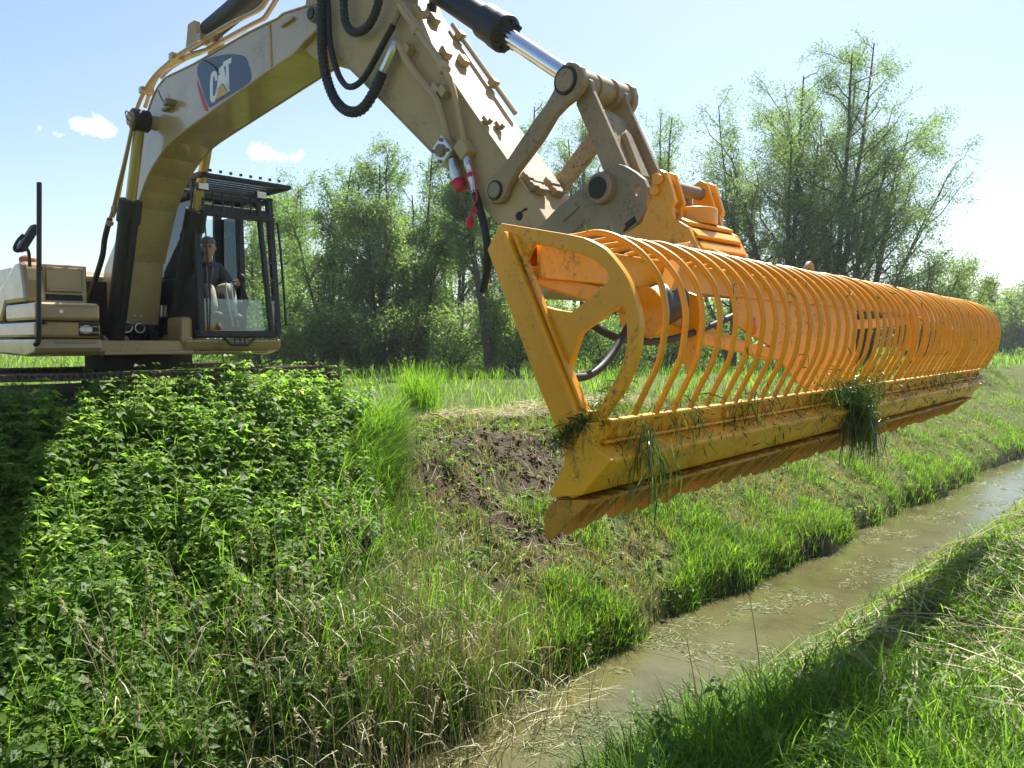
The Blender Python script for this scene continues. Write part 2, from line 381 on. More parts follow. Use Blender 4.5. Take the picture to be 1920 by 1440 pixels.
# ditch water: silty surface with small ripples and thin scum
m, t, out = new_mat('silty_ditch_water'); geo = N(t, 'ShaderNodeNewGeometry')
a = N(t, 'ShaderNodeTexNoise', Scale=1.1, Detail=6., Roughness=.62); b_ = N(t, 'ShaderNodeTexNoise', Scale=16., Detail=4.); c_ = N(t, 'ShaderNodeTexNoise', Scale=60., Detail=8., Roughness=.75)
for n in (a, b_, c_): t.links.new(geo.outputs['Position'], n.inputs['Vector'])
b = N(t, 'ShaderNodeBsdfPrincipled'); b.inputs['IOR'].default_value = 1.33
mud = ramp(t, a.outputs['Fac'], [(.3, (.058, .052, .021)), (.55, (.098, .088, .037)), (.75, (.078, .082, .028))])
scum = mixrgb(t, ramp(t, c_.outputs['Fac'], [(.56, (0,0,0)), (.66, (.7,)*3)]), mud, (.15, .15, .07))
t.links.new(scum, b.inputs['Base Color'])
t.links.new(ramp(t, a.outputs['Fac'], [(.35, (.02,)*3), (.62, (.09,)*3)]), b.inputs['Roughness'])
bp = N(t, 'ShaderNodeBump', Strength=.2, Distance=.02); t.links.new(b_.outputs['Fac'], bp.inputs['Height'])
bp2 = N(t, 'ShaderNodeBump', Strength=.12, Distance=.004); t.links.new(c_.outputs['Fac'], bp2.inputs['Height']); t.links.new(bp.outputs[0], bp2.inputs['Normal'])
t.links.new(bp2.outputs[0], b.inputs['Normal']); t.links.new(b.outputs[0], out.inputs[0]); M['water'] = m
wv = [tuple(ecw(np.float64(e), np.float64(c), np.float64(0.0))) for e, c in ((-40, 2.9), (420, 2.9), (420, 5.1), (-40, 5.1))]
water = MB().add(wv, [(0, 1, 2, 3)]).build('water', M['water']); water['kind'] = 'structure'

# ------------------------------------------------------------------ excavator
exc = empty('excavator', (S0[0], S0[1], G), math.atan2(HV[1], HV[0]))
tag(exc, 'large dusty yellow tracked excavator with black cab standing on the grassy bank', 'excavator')
def sn(n0): return lambda p: (p[0], n0, p[1]-G)
def plate(name, loops, n0, n1, mat, parent=exc, bevel=.008, smooth=False): return MB().prism(loops, sn(n0), sn(n1)).build(name, mat, parent, bevel, smooth)

# boom
boom_poly = [(-.25,3.75),(-.2,3.45),(.1,3.3),(.45,3.4),(.56,3.81),(.65,4.13),(.825,4.42),(1.0,4.70),(1.16,4.87),(1.34,5.02),(1.624,5.17),(1.941,5.28),(2.459,5.358),(3.93,5.536),(4.19,5.565),(4.36,5.585),(4.53,5.644),(4.72,5.69),(4.80,5.74),(4.84,5.81),(4.81,5.87),(4.743,5.89),
 (4.2,5.955),(4.11,5.94),(3.557,5.955),(2.487,5.94),(1.95,5.955),(1.75,5.94),(1.54,5.855),(1.36,5.704),(1.142,5.47),(.94,5.13),(.703,4.75),(.45,4.50),(-.06,4.1)]
boom = plate('boom', boom_poly, -.26, .17, M['boom'], bevel=.012)
# boom underside and edge weld strips
b1 = MB()
for i in range(8, 16):
    pass
for n0 in (-.262, .172):
    pts = [(p[0], n0, p[1]-G) for p in boom_poly[5:19]]; b1.tube(smooth_path(pts, 2), .010, 6)
    pts = [(p[0], n0, p[1]-G) for p in boom_poly[21:34]]; b1.tube(smooth_path(pts, 2), .010, 6)
b1.build('weld_seam', M['stick'], boom)
MB().box((3.98, -.263, 5.745-G), (.03, .012, .36), Matrix.Rotation(rad(-3), 3, 'Y')).build('weld_strip', M['stick'], boom, .003)
MB().box((4.28, -.27, 5.86-G), (.2, .03, .022), Matrix.Rotation(rad(-4), 3, 'Y')).build('side_lug', M['stick'], boom, .003)
pin = EX(592, 28, -.27)
MB().cyl((pin[0], -.31, pin[1]-G), (pin[0], .22, pin[1]-G), .062, 24).build('boom_pin', M['coupler'], boom, .006)
MB().cyl((pin[0], -.325, pin[1]-G), (pin[0], -.30, pin[1]-G), .048, 24).build('pin_cap', M['cab'], boom, .006)
# lettered badge on the boom side, traced on the boom's own face
K2 = 560/1920.
def c2(x, y, n=-.262): return EX(180+x*K2, y*K2, n)
def decal(name, pts, d, mat, parent):
    loops = pts if isinstance(pts[0][0], (tuple, list)) else [pts]
    return MB().prism([[c2(*p) for p in l] for l in loops], sn(-.2605), sn(-.2605-d)).build(name, mat, parent)
badge = decal('badge', [(650,470),(652,430),(668,402),(700,382),(760,363),(830,350),(880,347),(930,353),(955,362),(970,382),(985,430),(998,485),(995,512),(985,528),(955,552),(880,600),(800,648),(735,692),(726,690),(715,665),(690,600)], .002, M['decal_blue'], exc)
decal('badge_stripe', [(650,515),(653,560),(672,630),(700,712),(716,716),(722,703),(708,668),(684,600)], .0022, M['decal_red'], badge)
letC = [(740,480),(750,462),(765,455),(775,460),(780,480),(782,515),(768,522),(764,492),(757,492),(753,510),(752,600),(755,618),(762,618),(770,600),(772,575),(788,562),(789,590),(782,622),(768,648),(752,660),(740,655),(735,635),(734,540)]
letA = [(792,440),(820,415),(838,510),(862,585),(846,592),(838,570),(826,545),(815,535),(805,542),(792,565),(780,598),(772,600),(778,560),(786,500)]
letT = [(818,400),(872,370),(870,405),(854,412),(858,580),(842,585),(836,470),(836,424),(822,430)]
for nm, l in (('letter_c', letC), ('letter_a', letA), ('letter_t', letT)): decal(nm, l, .004, M['decal_white'], badge)
decal('badge_triangle', [(812,535),(848,598),(765,646)], .006, M['decal_orange'], badge)
# boss on the boom side for the lift cylinder rods
boss = EX(263, 226, -.42)
MB().cyl((boss[0], -.54, boss[1]-G), (boss[0], .46, boss[1]-G), .075, 20).build('cylinder_cross_pin', M['stick'], boom, .006)
# lift cylinders
def lift(n, foot, head, top):
    f = Vector((foot[0], n, foot[1]-G)); tp = Vector((top[0], n, top[1]-G)); d = (tp-f).normalized(); L = (Vector((head[0], n, head[1]-G))-f).length
    cyl = MB(); cyl.tube([f, f+d*(L-.25), f+d*(L-.249), f+d*L], [.105, .105, .125, .122], 20)
    o = cyl.build('lift_cylinder', M['black'], exc, .006, True)
    MB().cyl(f+d*(L-.02), tp, .056, 16).build('rod', M['rodyellow'], o, 0, True)
    MB().cyl(tp-Vector((0, .085, 0)), tp+Vector((0, .085, 0)), .115, 20).build('rod_eye', M['black'], o, .01)
    MB().cyl(f-Vector((0, .12, 0)), f+Vector((0, .12, 0)), .1, 20).build('foot_eye', M['black'], o, .01)
    MB().bar(f+d*.35+Vector((.13, 0, 0)), f+d*(L-.2)+Vector((.13, 0, 0)), .03, .03).build('feed_pipe', M['black'], o)
    return d
nf = -.42
lift(nf, EX(212, 655, nf), EX(240, 372, nf), EX(263, 226, nf))
lift(.34, EX(325, 655, .34), EX(348, 383, .34), boss)
# pipes along the top of the boom and the left feed hose
def pipe(name, pix, n, r, mat, parent=exc, sub=6, sides=8, rib=0):
    ns = n if isinstance(n, (list, tuple)) else [n]*len(pix)
    pts = smooth_path([E3(px, py, q) for (px, py), q in zip(pix, ns)], sub)
    if rib:
        fine = smooth_path(pts, 1); P = [Vector(p) for p in fine]; out = []; 
        acc = [0]
        for i in range(1, len(P)): acc.append(acc[-1]+(P[i]-P[i-1]).length)
        n_ = int(acc[-1]/rib); out = []; rr = []
        for k in range(n_+1):
            d_ = acc[-1]*k/n_; j = max(0, min(len(acc)-2, int(np.searchsorted(acc, d_))-1)); f_ = (d_-acc[j])/max(1e-6, acc[j+1]-acc[j])
            out.append(P[j].lerp(P[j+1], min(1, max(0, f_)))); rr.append(r*(1.0 if k % 2 else .84))
        return MB().tube(out, rr, sides).build(name, mat, parent, 0, False)
    return MB().tube(pts, r, sides).build(name, mat, parent, 0, True)
cp = lambda l: [(180+x*K2, y*K2) for x, y in l]
pipe('boom_pipe', cp([(90,1425),(130,1330),(180,1080),(225,860),(250,745),(270,680),(300,610),(330,555),(385,480),(450,420),(530,355),(690,255),(860,155),(1045,62),(1110,-20)]), -.20, .022, M['yellow'])
pipe('boom_pipe', cp([(315,690),(350,585),(410,470),(500,410),(590,355),(720,315),(860,235),(1000,160),(1075,120),(1110,75),(1170,-20)]), -.12, .022, M['yellow'])
pipe('boom_pipe', cp([(420,500),(480,440),(580,380),(700,330),(960,190)]), .05, .018, M['yellow'])
for x, y in ((325,585),(520,370),(700,250)):
    MB().box(E3(180+x*K2, y*K2, -.17), (.09, .14, .07)).build('pipe_clamp', M['yellow'], exc, .006)
pipe('feed_hose', [(166,560),(180,520),(192,480),(196,450),(202,425),(207,408)], -.50, .032, M['rubber'])
pipe('feed_pipe', [(207,410),(214,385),(222,350),(232,310),(243,262),(249,232)], -.50, .020, M['yellow'])
for px, py in ((206,418),(215,392)): MB().sphere(E3(px, py, -.5), .04).build('hose_fitting', M['stick'], exc)
# little valve and wires on the boom flank
vb = MB(); p = E3(316, 192, -.30); vb.box(p, (.12, .07, .05)); vb.cyl((p[0]+.07, -.36, p[2]-.01), (p[0]+.07, -.26, p[2]-.01), .03, 12); vb.box((p[0]-.05, -.29, p[2]-.05), (.2, .05, .03)); vb.build('boom_valve', M['coupler'], exc, .004)
pipe('wire', [(297,170),(303,185),(311,198),(315,206)], -.31, .006, M['rubber'])
pipe('wire', [(247,218),(238,208),(235,214),(240,224),(247,228)], -.54, .006, M['rubber'])
pipe('wire', [(381,113),(392,118),(404,128),(410,140)], -.27, .005, M['rubber'])
# stick cylinder on the boom
a0 = Vector(E3(384, 66, -.045)); a1 = Vector(E3(530, -55, -.045)); dd = (a1-a0).normalized()
sc = MB().tube([a0+dd*.12, a1], .105, 22).build('stick_cylinder', M['cab'], exc, 0, True)
MB().cyl(a0-Vector((0,.11,0)), a0+Vector((0,.11,0)), .10, 18).build('cylinder_eye', M['stick'], sc, .008)
MB().prism([(a0.x-.14, a0.z-.16), (a0.x+.16, a0.z-.16), (a0.x+.09, a0.z+.09), (a0.x-.07, a0.z+.09)], lambda p: (p[0], -.19, p[1]), lambda p: (p[0], -.13, p[1])).build('cylinder_bracket', M['stick'], sc, .006)
MB().prism([(a0.x-.14, a0.z-.16), (a0.x+.16, a0.z-.16), (a0.x+.09, a0.z+.09), (a0.x-.07, a0.z+.09)], lambda p: (p[0], .04, p[1]), lambda p: (p[0], .10, p[1])).build('cylinder_bracket', M['stick'], sc, .006)

# stick (dipper arm)
K3 = 660/1920.
def c3(x, y): return (580+x*K3, y*K3)
def P3(l, n): return [EX(*c3(*p), n) for p in l]
stick_poly = [(4.42,5.62),(4.46,5.95),(4.60,6.35),(4.95,6.62),(5.25,6.50)] + P3([(490,0),(640,228),(880,590),(1075,868),(1200,1050),(1290,1195)], -.22) + [(7.21,3.80),(7.26,3.66),(7.2,3.52),(7.05,3.46),(6.92,3.52)] + P3([(1040,1222),(960,1132),(740,900),(300,450),(130,285)], -.22) + [(4.62,5.48)]
stick = plate('stick', stick_poly, -.22, .20, M['stick'], bevel=.01)
ws = MB()
for l in ([(490,0),(640,228),(880,590),(1075,868),(1200,1050)], [(1040,1222),(960,1132),(740,900),(300,450),(130,285)]):
    ws.tube(smooth_path([(q[0], -.221, q[1]-G) for q in P3(l, -.22)], 3), .009, 6)
ws.build('weld_seam', M['stick'], stick)
top = [Vector((q[0], 0, q[1]-G)) for q in P3([(490,0),(1200,1050)], -.22)]; td = (top[1]-top[0]).normalized(); tn = Vector((-td.z, 0, td.x)); 
if tn.z < 0: tn = -tn
Rt = Matrix((td, Vector((0,1,0)), tn)).transposed()
def on_top(px, py):                       # photo point on the stick's upper face
    Rm = np.array([[HV[0], AV[0], 0], [HV[1], AV[1], 0], [0, 0, 1]])
    nw = Rm@np.array(tn); p0 = S0+Rm@np.array(top[0])+np.array([0,0,G]); P = hit(px, py, p0, nw); q = P-S0; return Vector((float(q@HV), float(q@AV), float(q[2])-G))
for px, py, s_ in ((780,26,.07),(812,40,.07),(833,104,.07),(866,118,.07)):
    p = on_top(px, py); MB().box(p+tn*.02, (.095, .06, .05), Rt).build('pipe_block', M['stick'], stick, .008)
for px, py in ((911,228),(934,238)):
    p = on_top(px, py); b_ = MB().box(p+tn*.012, (.06, .045, .03), Rt); b_.box(p+tn*.03+td*.03, (.03, .02, .03), Rt); b_.build('clip', M['link'], stick, .004)
for px, py, l_ in ((992,346,.12),(1003,352,.07),(1034,356,.12)):
    p = on_top(px, py); b_ = MB()
    for k in range(4): b_.box(p+tn*(.02+.008*(k % 2))+td*(.035*k-.05), (.036, .09, .05), Rt)
    b_.build('weld_pad', M['link'], stick, .004)
pf = [on_top(px, py)+tn*.03 for px, py in ((838,50),(850,70),(880,110),(916,160),(940,190),(955,217))]
for q in pf: q.y = .19
MB().tube(pf, .018, 8).build('stick_pipe', M['stick'], stick, 0, True)
for k in (1, 3): MB().box(pf[k], (.06, .06, .06), Rt).build('pipe_clamp', M['stick'], stick, .006)
lp = lambda l: [c3(*p) for p in l]
pipe('stick_pipe', lp([(478,238),(505,268),(530,330),(600,430),(690,540),(722,630),(745,720),(762,800)]), [-.26,-.28,-.28,-.28,-.28,-.28,-.28,-.27], .028, M['stick'], stick)
pipe('stick_pipe', lp([(485,30),(600,190),(740,390),(775,460),(795,530),(815,620),(835,720),(850,800)]), -.265, .020, M['stick'], stick)
pipe('stick_pipe', lp([(505,20),(640,215),(760,390)]), -.245, .014, M['stick'], stick)
for x, y in ((545,270),(585,160),(700,490),(730,370),(740,500)): MB().box(Vector(E3(*c3(x, y), -.25)), (.075, .075, .06), Rt).build('pipe_clamp', M['stick'], stick, .006)
# ribbed hoses from boom to stick
pipe('hydraulic_hose', [(606,-30),(603,20),(604,88),(608,125),(616,158),(628,186),(644,204),(661,210),(678,205),(693,187),(707,160),(718,135)], [-.33]*8+[-.32,-.31,-.30,-.29], .042, M['rubber'], exc, 8, 10, rib=.018)
pipe('hydraulic_hose', [(614,-30),(615,10),(618,73),(624,105),(634,138),(646,158),(658,163),(673,156),(688,138),(705,108),(722,76),(737,48)], -.29, .024, M['rubber'], exc, 6, 10)
pipe('hydraulic_hose', [(643,-40),(644,0),(647,38),(655,55),(667,61),(682,56),(693,45),(704,23),(711,-5),(714,-40)], -.31, .034, M['rubber'], exc, 8, 10, rib=.018)
pipe('hydraulic_hose', [(811,-30),(812,0),(810,22),(806,10)], .1, .03, M['rubber'])
pipe('hose_end', [(717,137),(727,117),(737,94),(743,82)], [-.29,-.285,-.28,-.26], .036, M['steel'])
pipe('hose_end', [(735,52),(742,36),(748,22)], -.27, .024, M['coupler'])
# valve block, couplings, caps
blk = MB(); p = Vector(E3(838, 285, -.27)); blk.box(p, (.16, .11, .15), Rt); o = blk.build('valve_block', M['steel'], stick, .008)
fl = MB().cyl(p+Vector((0,-.075,0)), p+Vector((0,-.05,0)), .042, 18); 
for dx, dz in ((-.05,-.05),(.05,-.05),(-.05,.05),(.05,.05)): fl.cyl(p+td*dx+tn*dz+Vector((0,-.07,0)), p+td*dx+tn*dz+Vector((0,-.05,0)), .013, 8)
fl.build('flange', M['coupler'], o, .003)
MB().box(Vector(E3(872, 281, -.265)), (.12, .09, .09), Rt).build('pipe_block', M['stick'], stick, .008)
q0, q1 = Vector(E3(848, 300, -.27)), Vector(E3(858, 338, -.27)); MB().tube([q0, q0.lerp(q1,.5), q0.lerp(q1,.51), q1], [.034,.034,.04,.036], 14).build('coupling', M['steel'], stick)
q2 = Vector(E3(864, 356, -.27)); MB().tube([q1, q1.lerp(q2,.2), q1.lerp(q2,.25), q2], [.04,.05,.044,.036], 14).build('dust_cap', M['red'], stick)
pts = [Vector(E3(x, y, -.27)) for x, y in ((874,292),(879,312),(881,320),(884,334),(887,345),(891,362))]
MB().tube(pts, [.026,.030,.022,.028,.022,.026], 12).build('coupling', M['steel'], stick)
MB().cyl(Vector(E3(882, 326, -.27)), Vector(E3(884, 333, -.27)), .030, 12).build('coupling_sleeve', M['red'], stick)
pipe('bucket_hose', [(890,358),(896,380),(905,412),(911,440),(914,470),(913,510),(905,545)], [-.27,-.27,-.27,-.28,-.26,-.2,-.1], .026, M['rubber'], exc, 6, 10)
pipe('cap_cord', [(880,300),(888,325),(892,350),(894,372),(886,392),(884,408)], -.31, .006, M['red'], stick)
MB().tube([Vector(E3(*q, -.31)) for q in ((884,404),(882,412),(880,426))], [.012,.03,.024], 10).build('dust_cap', M['red'], stick)
MB().sphere(Vector(E3(893, 396, -.29)), .02).build('cord_tag', M['red'], stick)
# bucket cylinder
r1 = Vector(E3(1066, 143, -.01)); r0 = Vector(E3(790, -40, -.01)); dd = (r0-r1).normalized()
hd = Vector(E3(952, 62, -.01)); Lr = (hd-r1).length
bc = MB().tube([r1+dd*Lr, r1+dd*(Lr+.02), r1+dd*(Lr+.10), r1+dd*(Lr+.105), r1+dd*(Lr+.24), r1+dd*(Lr+.26), r1+dd*(Lr+1.6)], [.085,.125,.125,.118,.118,.095,.095], 24).build('bucket_cylinder', M['cab'], exc, 0, True)
bl = MB(); u1 = dd.orthogonal().normalized(); u2 = dd.cross(u1)
for k in range(8):
    a_ = k*math.pi/4; c_ = r1+dd*(Lr+.0)+(u1*math.cos(a_)+u2*math.sin(a_))*.095; bl.cyl(c_-dd*.03, c_+dd*.03, .016, 6)
bl.build('gland_bolt', M['dark'], bc)
MB().cyl(r1, r1+dd*(Lr+.05), .055, 24).build('rod', M['chrome'], bc, 0, True)
# guide links either side of the stick
K1 = 240/1080.
link_px = [(1043,150),(1046,132),(1055,120),(1067,115),(1080,117),(1089,125),(1093,140),(1092,158),(1086,172),(1074,186),(1058,198),(1040,217),(1013,262),(990,293),(969,321),(951,350),(946,367),(935,379),(921,382),(911,373),(907,356),(913,338),(930,322),(953,295),(975,262),(998,228),(1022,195),(1036,171)]
lk = [EX(x, y, -.285) for x, y in link_px]
for (n0, n1, cap_n) in ((-.285, -.235, -1), (.215, .265, 1)):
    o = plate('guide_link', lk, n0, n1, M['link'], bevel=.012)
    for (px, py), r_, mt in (((1061,151), .066, M['link']), ((929,357), .050, M['coupler'])):
        c_ = EX(px, py, -.285); yy = n0 if cap_n < 0 else n1
        MB().cyl((c_[0], yy-.02, c_[1]-G), (c_[0], yy+.02, c_[1]-G), r_, 24).build('pin_cap', mt, o, .006)
        MB().cyl((c_[0], yy-.012, c_[1]-G), (c_[0], yy+.012, c_[1]-G), r_*1.25, 24).build('grease_ring', M['black'], o, .002)
# H link between the upper pin and the coupler
uc = EX(1065, 150, -.285); cpn = EX(1140, 356, -.2)
hub = MB(); hub.tube([(uc[0], y, uc[1]-G) for y in (-.235,-.1,-.099,-.07,-.069,.05,.051,.09,.091,.215)], [.085,.085,.07,.07,.085,.085,.07,.07,.09,.09], 22); hub.build('link_hub', M['link'], exc, 0, True)
hp = [EX(x, y, -.19) for x, y in ((1086,150),(1096,142),(1109,150),(1113,170),(1173,306),(1190,345),(1180,372),(1150,372),(1132,318),(1082,197))]
hl = MB()
hl.prism(hp, sn(-.20), sn(-.165)); hl.prism(hp, sn(.135), sn(.17))
H_ = hl.build('power_link', M['link'], exc, .006)
q0, q1 = Vector((EX(1104,190,-.19)[0], 0, EX(1104,190,-.19)[1]-G)), Vector((EX(1160,330,-.19)[0], 0, EX(1160,330,-.19)[1]-G))
w_ = MB(); 
web2 = [(-.165, .22), (-.12, .12), (-.02, .07), (.09, .12), (.135, .22), (.135, 1.0), (-.165, 1.0)]
dv = q1-q0; nv = Vector((-dv.z, 0, dv.x)).normalized()
w_.prism(web2, lambda p: tuple(q0+dv*p[1]+Vector((0, p[0], 0))-nv*.012), lambda p: tuple(q0+dv*p[1]+Vector((0, p[0], 0))+nv*.012)); w_.build('link_web', M['link'], H_, .004)
MB().prism([(-.02,.42),(.01,.36),(.04,.42),(.05,1.0),(-.03,1.0)], lambda p: tuple(q0+dv*p[1]+Vector((0, p[0], 0))+nv*.012), lambda p: tuple(q0+dv*p[1]+Vector((0, p[0], 0))+nv*.05)).build('link_rib', M['link'], H_, .004)
# quick coupler
cpl_px = [(1008,452),(1012,425),(1040,394),(1085,356),(1131,320),(1145,310),(1158,307),(1170,310),(1190,322),(1206,335),(1213,350),(1214,372),(1212,388),(1207,405),(1190,424),(1165,440),(1150,470),(1120,500),(1040,500),(1010,480)]
hole = lambda px, py, r_: circle2(EX(px, py, -.24), r_, 16)
lo = [EX(x, y, -.24) for x, y in cpl_px]
cpl = plate('quick_coupler', [lo, hole(1194,356,.030), hole(1175,432,.022)], -.24, -.20, M['coupler'], bevel=.008)
o = plate('side_plate', [lo, hole(1194,356,.030), hole(1175,432,.022)], .18, .22, M['coupler'], parent=cpl, bevel=.008)
MB().tube([(cpn[0], -.29, cpn[1]-G), (cpn[0], -.24, cpn[1]-G), (cpn[0], .22, cpn[1]-G), (cpn[0], .27, cpn[1]-G)], .088, 26).build('pin_boss', M['coupler'], cpl, .01)
MB().cyl((cpn[0]-.005, -.295, cpn[1]-G), (cpn[0]-.005, -.28, cpn[1]-G), .062, 24).build('pin_end', M['dark'], cpl)
sp = EX(990, 452, -.2); MB().cyl((sp[0], -.27, sp[1]-G), (sp[0], .25, sp[1]-G), .075, 22).build('stick_pin', M['coupler'], cpl, .008)
pr = [EX(x, y, -.24) for x, y in ((1046,407),(1078,380),(1086,389),(1056,417))]; plate('name_plate', pr, -.252, -.24, M['coupler'], cpl, .003)
for l in (((1070,436),(1095,414),(1097,417),(1073,438)), ((1098,437),(1140,424),(1142,428),(1103,440))): plate('weld_bead', [EX(x, y, -.24) for x, y in l], -.248, -.24, M['coupler'], cpl, .002)
plate('worn_patch', [EX(x, y, -.24) for x, y in ((1171,420),(1190,405),(1194,416),(1178,428))], -.246, -.24, M['dark'], cpl, .003)
# hole and bolts at the stick end
hb = MB(); c_ = EX(974, 405, -.22); hb.cyl((c_[0], -.226, c_[1]-G), (c_[0], -.21, c_[1]-G), .028, 14)
for px, py in ((980,396),(984,393),(987,392)): c_ = EX(px, py, -.22); hb.cyl((c_[0], -.226, c_[1]-G), (c_[0], -.21, c_[1]-G), .008, 8)
hb.build('grease_hole', M['dark'], stick)

# upper structure
MB().box((-.85, 0, 3.13-G), (4.0, 2.5, .16)).build('platform', M['yellow'], exc, .02)
MB().box((1.14, -.24, 3.075-G), (.18, .98, .05)).build('platform_lip', M['yellow'], exc, .01)
MB().tube([(-.1, .15, 2.86-G), (-.1, .15, 3.06-G)], .62, 40).build('slew_ring', M['dark'], exc)
# centre bay behind the lift cylinders
MB().box((-.3, -.05, 3.55-G), (.6, .95, .75)).build('boom_seat', M['dark'], exc, .02)
for n0 in (-.55, -.33, .21, .43):
    plate('cylinder_bracket', [(.35,3.06),(.78,3.06),(.78,3.17),(.68,3.26),(.52,3.28),(.35,3.2)], n0, n0+.05, M['yellow'], exc, .008)
bay = MB()
for i in range(14): 
    n0 = -.28+.45*random.random(); z0 = 3.25+.4*random.random(); bay.box((.15+.25*random.random(), n0, z0-G), (.12, .03+.06*random.random(), .08+.18*random.random()))
bay.build('valve_bank', M['dark'], exc, .006)
for i in range(6):
    n0 = -.27+.09*i; MB().tube(smooth_path([(.2, n0, 3.25-G), (.42, n0+.02, 3.5-G), (.3, n0-.02, 3.75-G), (.05, n0+.05, 3.95-G)], 5), .022, 8).build('bay_hose', M['rubber'], exc, 0, True)
for n0, z0, r_ in ((-.21, 3.37, .062), (-.06, 3.36, .055)):
    o = MB().cyl((.30, n0, z0-G), (.47, n0, z0-G), r_*.8, 20).build('work_horn', M['black'], exc, .004)
    ring = [(.47, n0+r_*math.cos(k*math.pi/12), z0-G+r_*math.sin(k*math.pi/12)) for k in range(25)]; MB().tube(ring, .007, 6, False).build('rim', M['steel'], o)
for n0 in (-.12, -.05, .2, .25): MB().cyl((.46, n0, 3.5-G), (.47, n0, 3.64-G), .022, 10).build('hose_fitting', M['steel'], exc)
# right-hand body: lower box, step box, tank with the sloping fender
def nz(s0): return lambda p: (s0, p[0], p[1]-G)
def flank(name, poly, n0, n1, mat, bevel=.035, parent=exc): return plate(name, poly, n0, n1, mat, parent, bevel)
lower = flank('storage_box', [(1.2,3.235),(1.2,3.405),(-2.6,3.405),(-2.6,3.235)], -1.38, -.75, M['yellow'])
flank('storage_box', [(1.2,3.415),(1.2,3.59),(1.16,3.605),(.1,3.605),(.1,3.415)], -1.37, -.75, M['yellow'])
flank('valance', [(1.19,3.075),(1.22,3.13),(1.21,3.225),(-2.6,3.225),(-2.6,3.1),(.9,3.04)], -1.39, -.745, M['yellow'], .025)
MB().box((1.215, -1.0, 3.19-G), (.03, .4, .02)).build('valance_lip', M['yellow'], exc, .006)
lampb = MB().box((1.2, -.87, 3.325-G), (.025, .2, .14)).build('headlamp', M['dark'], exc, .012)
MB().sphere((1.205, -.90, 3.325-G), .055, sc=(.35, 1.25, .9)).build('lens', M['lamp'], lampb, 0, True)
lb = MB()
for dz in (-.03, .03): lb.bar((1.235, -.97, 3.325+dz-G), (1.235, -.77, 3.325+dz-G), .01, .01)
lb.build('lamp_bar', M['yellow'], lampb)
for n0 in (-.80, -1.30): MB().box((1.205, n0, 3.40-G), (.012, .05, .05)).build('latch', M['black'], exc, .004)
for n0 in (-.79, -1.1): MB().box((.765, n0, 3.99-G), (.02, .06, .03)).build('hinge', M['yellow'], exc, .004)
MB().cyl((1.2, -1.135, 3.51-G), (1.208, -1.135, 3.51-G), .02, 14).build('lock', M['steel'], exc)
fend = [EX(x, y, -1.36) for x, y in ((30,592),(48,575),(58,560))]
tank = [(.86,3.61),(.80,3.85),(.74,4.02),(.66,4.05),(.45,4.04),(.30,3.98),(.02,3.86),(-.35,3.74),(-.8,3.68),(-2.6,3.62),(-2.6,3.42),(-.1,3.42),(.1,3.61)]
flank('fuel_tank', tank, -1.37, -1.16, M['yellow'], .05)
flank('toolbox', [(.72,3.615),(.72,4.035),(-.6,4.05),(-.6,3.615)], -1.16, -.72, M['yellow'], .012)
hatch = MB().box((.735, -.955, 3.87-G), (.04, .36, .27)).build('toolbox_hatch', M['yellow'], exc, .015)
MB().bar((.765, -1.12, 3.76-G), (.765, -.79, 3.76-G), .02, .03).build('hatch_lip', M['yellow'], hatch, .005)
MB().box((.735, -.955, 3.675-G), (.03, .36, .07)).build('toolbox_panel', M['dark'], exc, .01)
MB().box((.75, -.975, 3.63-G), (.05, .42, .03)).build('toolbox_ledge', M['yellow'], exc, .006)
flank('engine_hood', [(-.45,3.2),(-.45,4.02),(-.6,4.08),(-2.5,4.08),(-2.6,3.2)], -1.15, 1.2, M['yellow'], .03)
cw = MB(); cwp = [(-2.6,-1.36),(-3.1,-1.2),(-3.35,-.7),(-3.42,0),(-3.35,.7),(-3.1,1.2),(-2.6,1.36)]
cw.prism(cwp, lambda p: (p[0], p[1], 3.05-G), lambda p: (p[0], p[1], 4.05-G)); cw.build('counterweight', M['yellow'], exc, .06)
ex_ = MB().tube([(-.1, -1.08, 4.03-G), (-.1, -1.08, 4.14-G)], .085, 18).build('precleaner', M['brownred'], exc)
MB().sphere((-.1, -1.08, 4.14-G), .09, sc=(1,1,.6)).build('dome', M['brownred'], ex_, 0, True)
# handrail and mirror on the right front corner
hr = [ES(73.6, 342, 1.27), ES(73.4, 420, 1.27), ES(73, 560, 1.27), ES(72.6, 634, 1.27), ES(71, 643, 1.26), ES(66, 646, 1.22)]
MB().tube(hr, .024, 10).build('handrail', M['black'], exc, 0, True)
m0, m1 = Vector(ES(67, 424, .9)), Vector(ES(38, 470, .9)); md = (m1-m0); 
mir = MB().bar(m0, m1, .07, .16, (1,0,0)).build('mirror', M['black'], exc, .012)
MB().tube(smooth_path([ES(44, 440, .93), ES(33, 452, .93), ES(27, 466, .93), ES(34, 471, .92), ES(47, 465, .9), ES(54, 474, .88), ES(56, 500, .85)], 5), .017, 8).build('mirror_arm', M['black'], mir, 0, True)

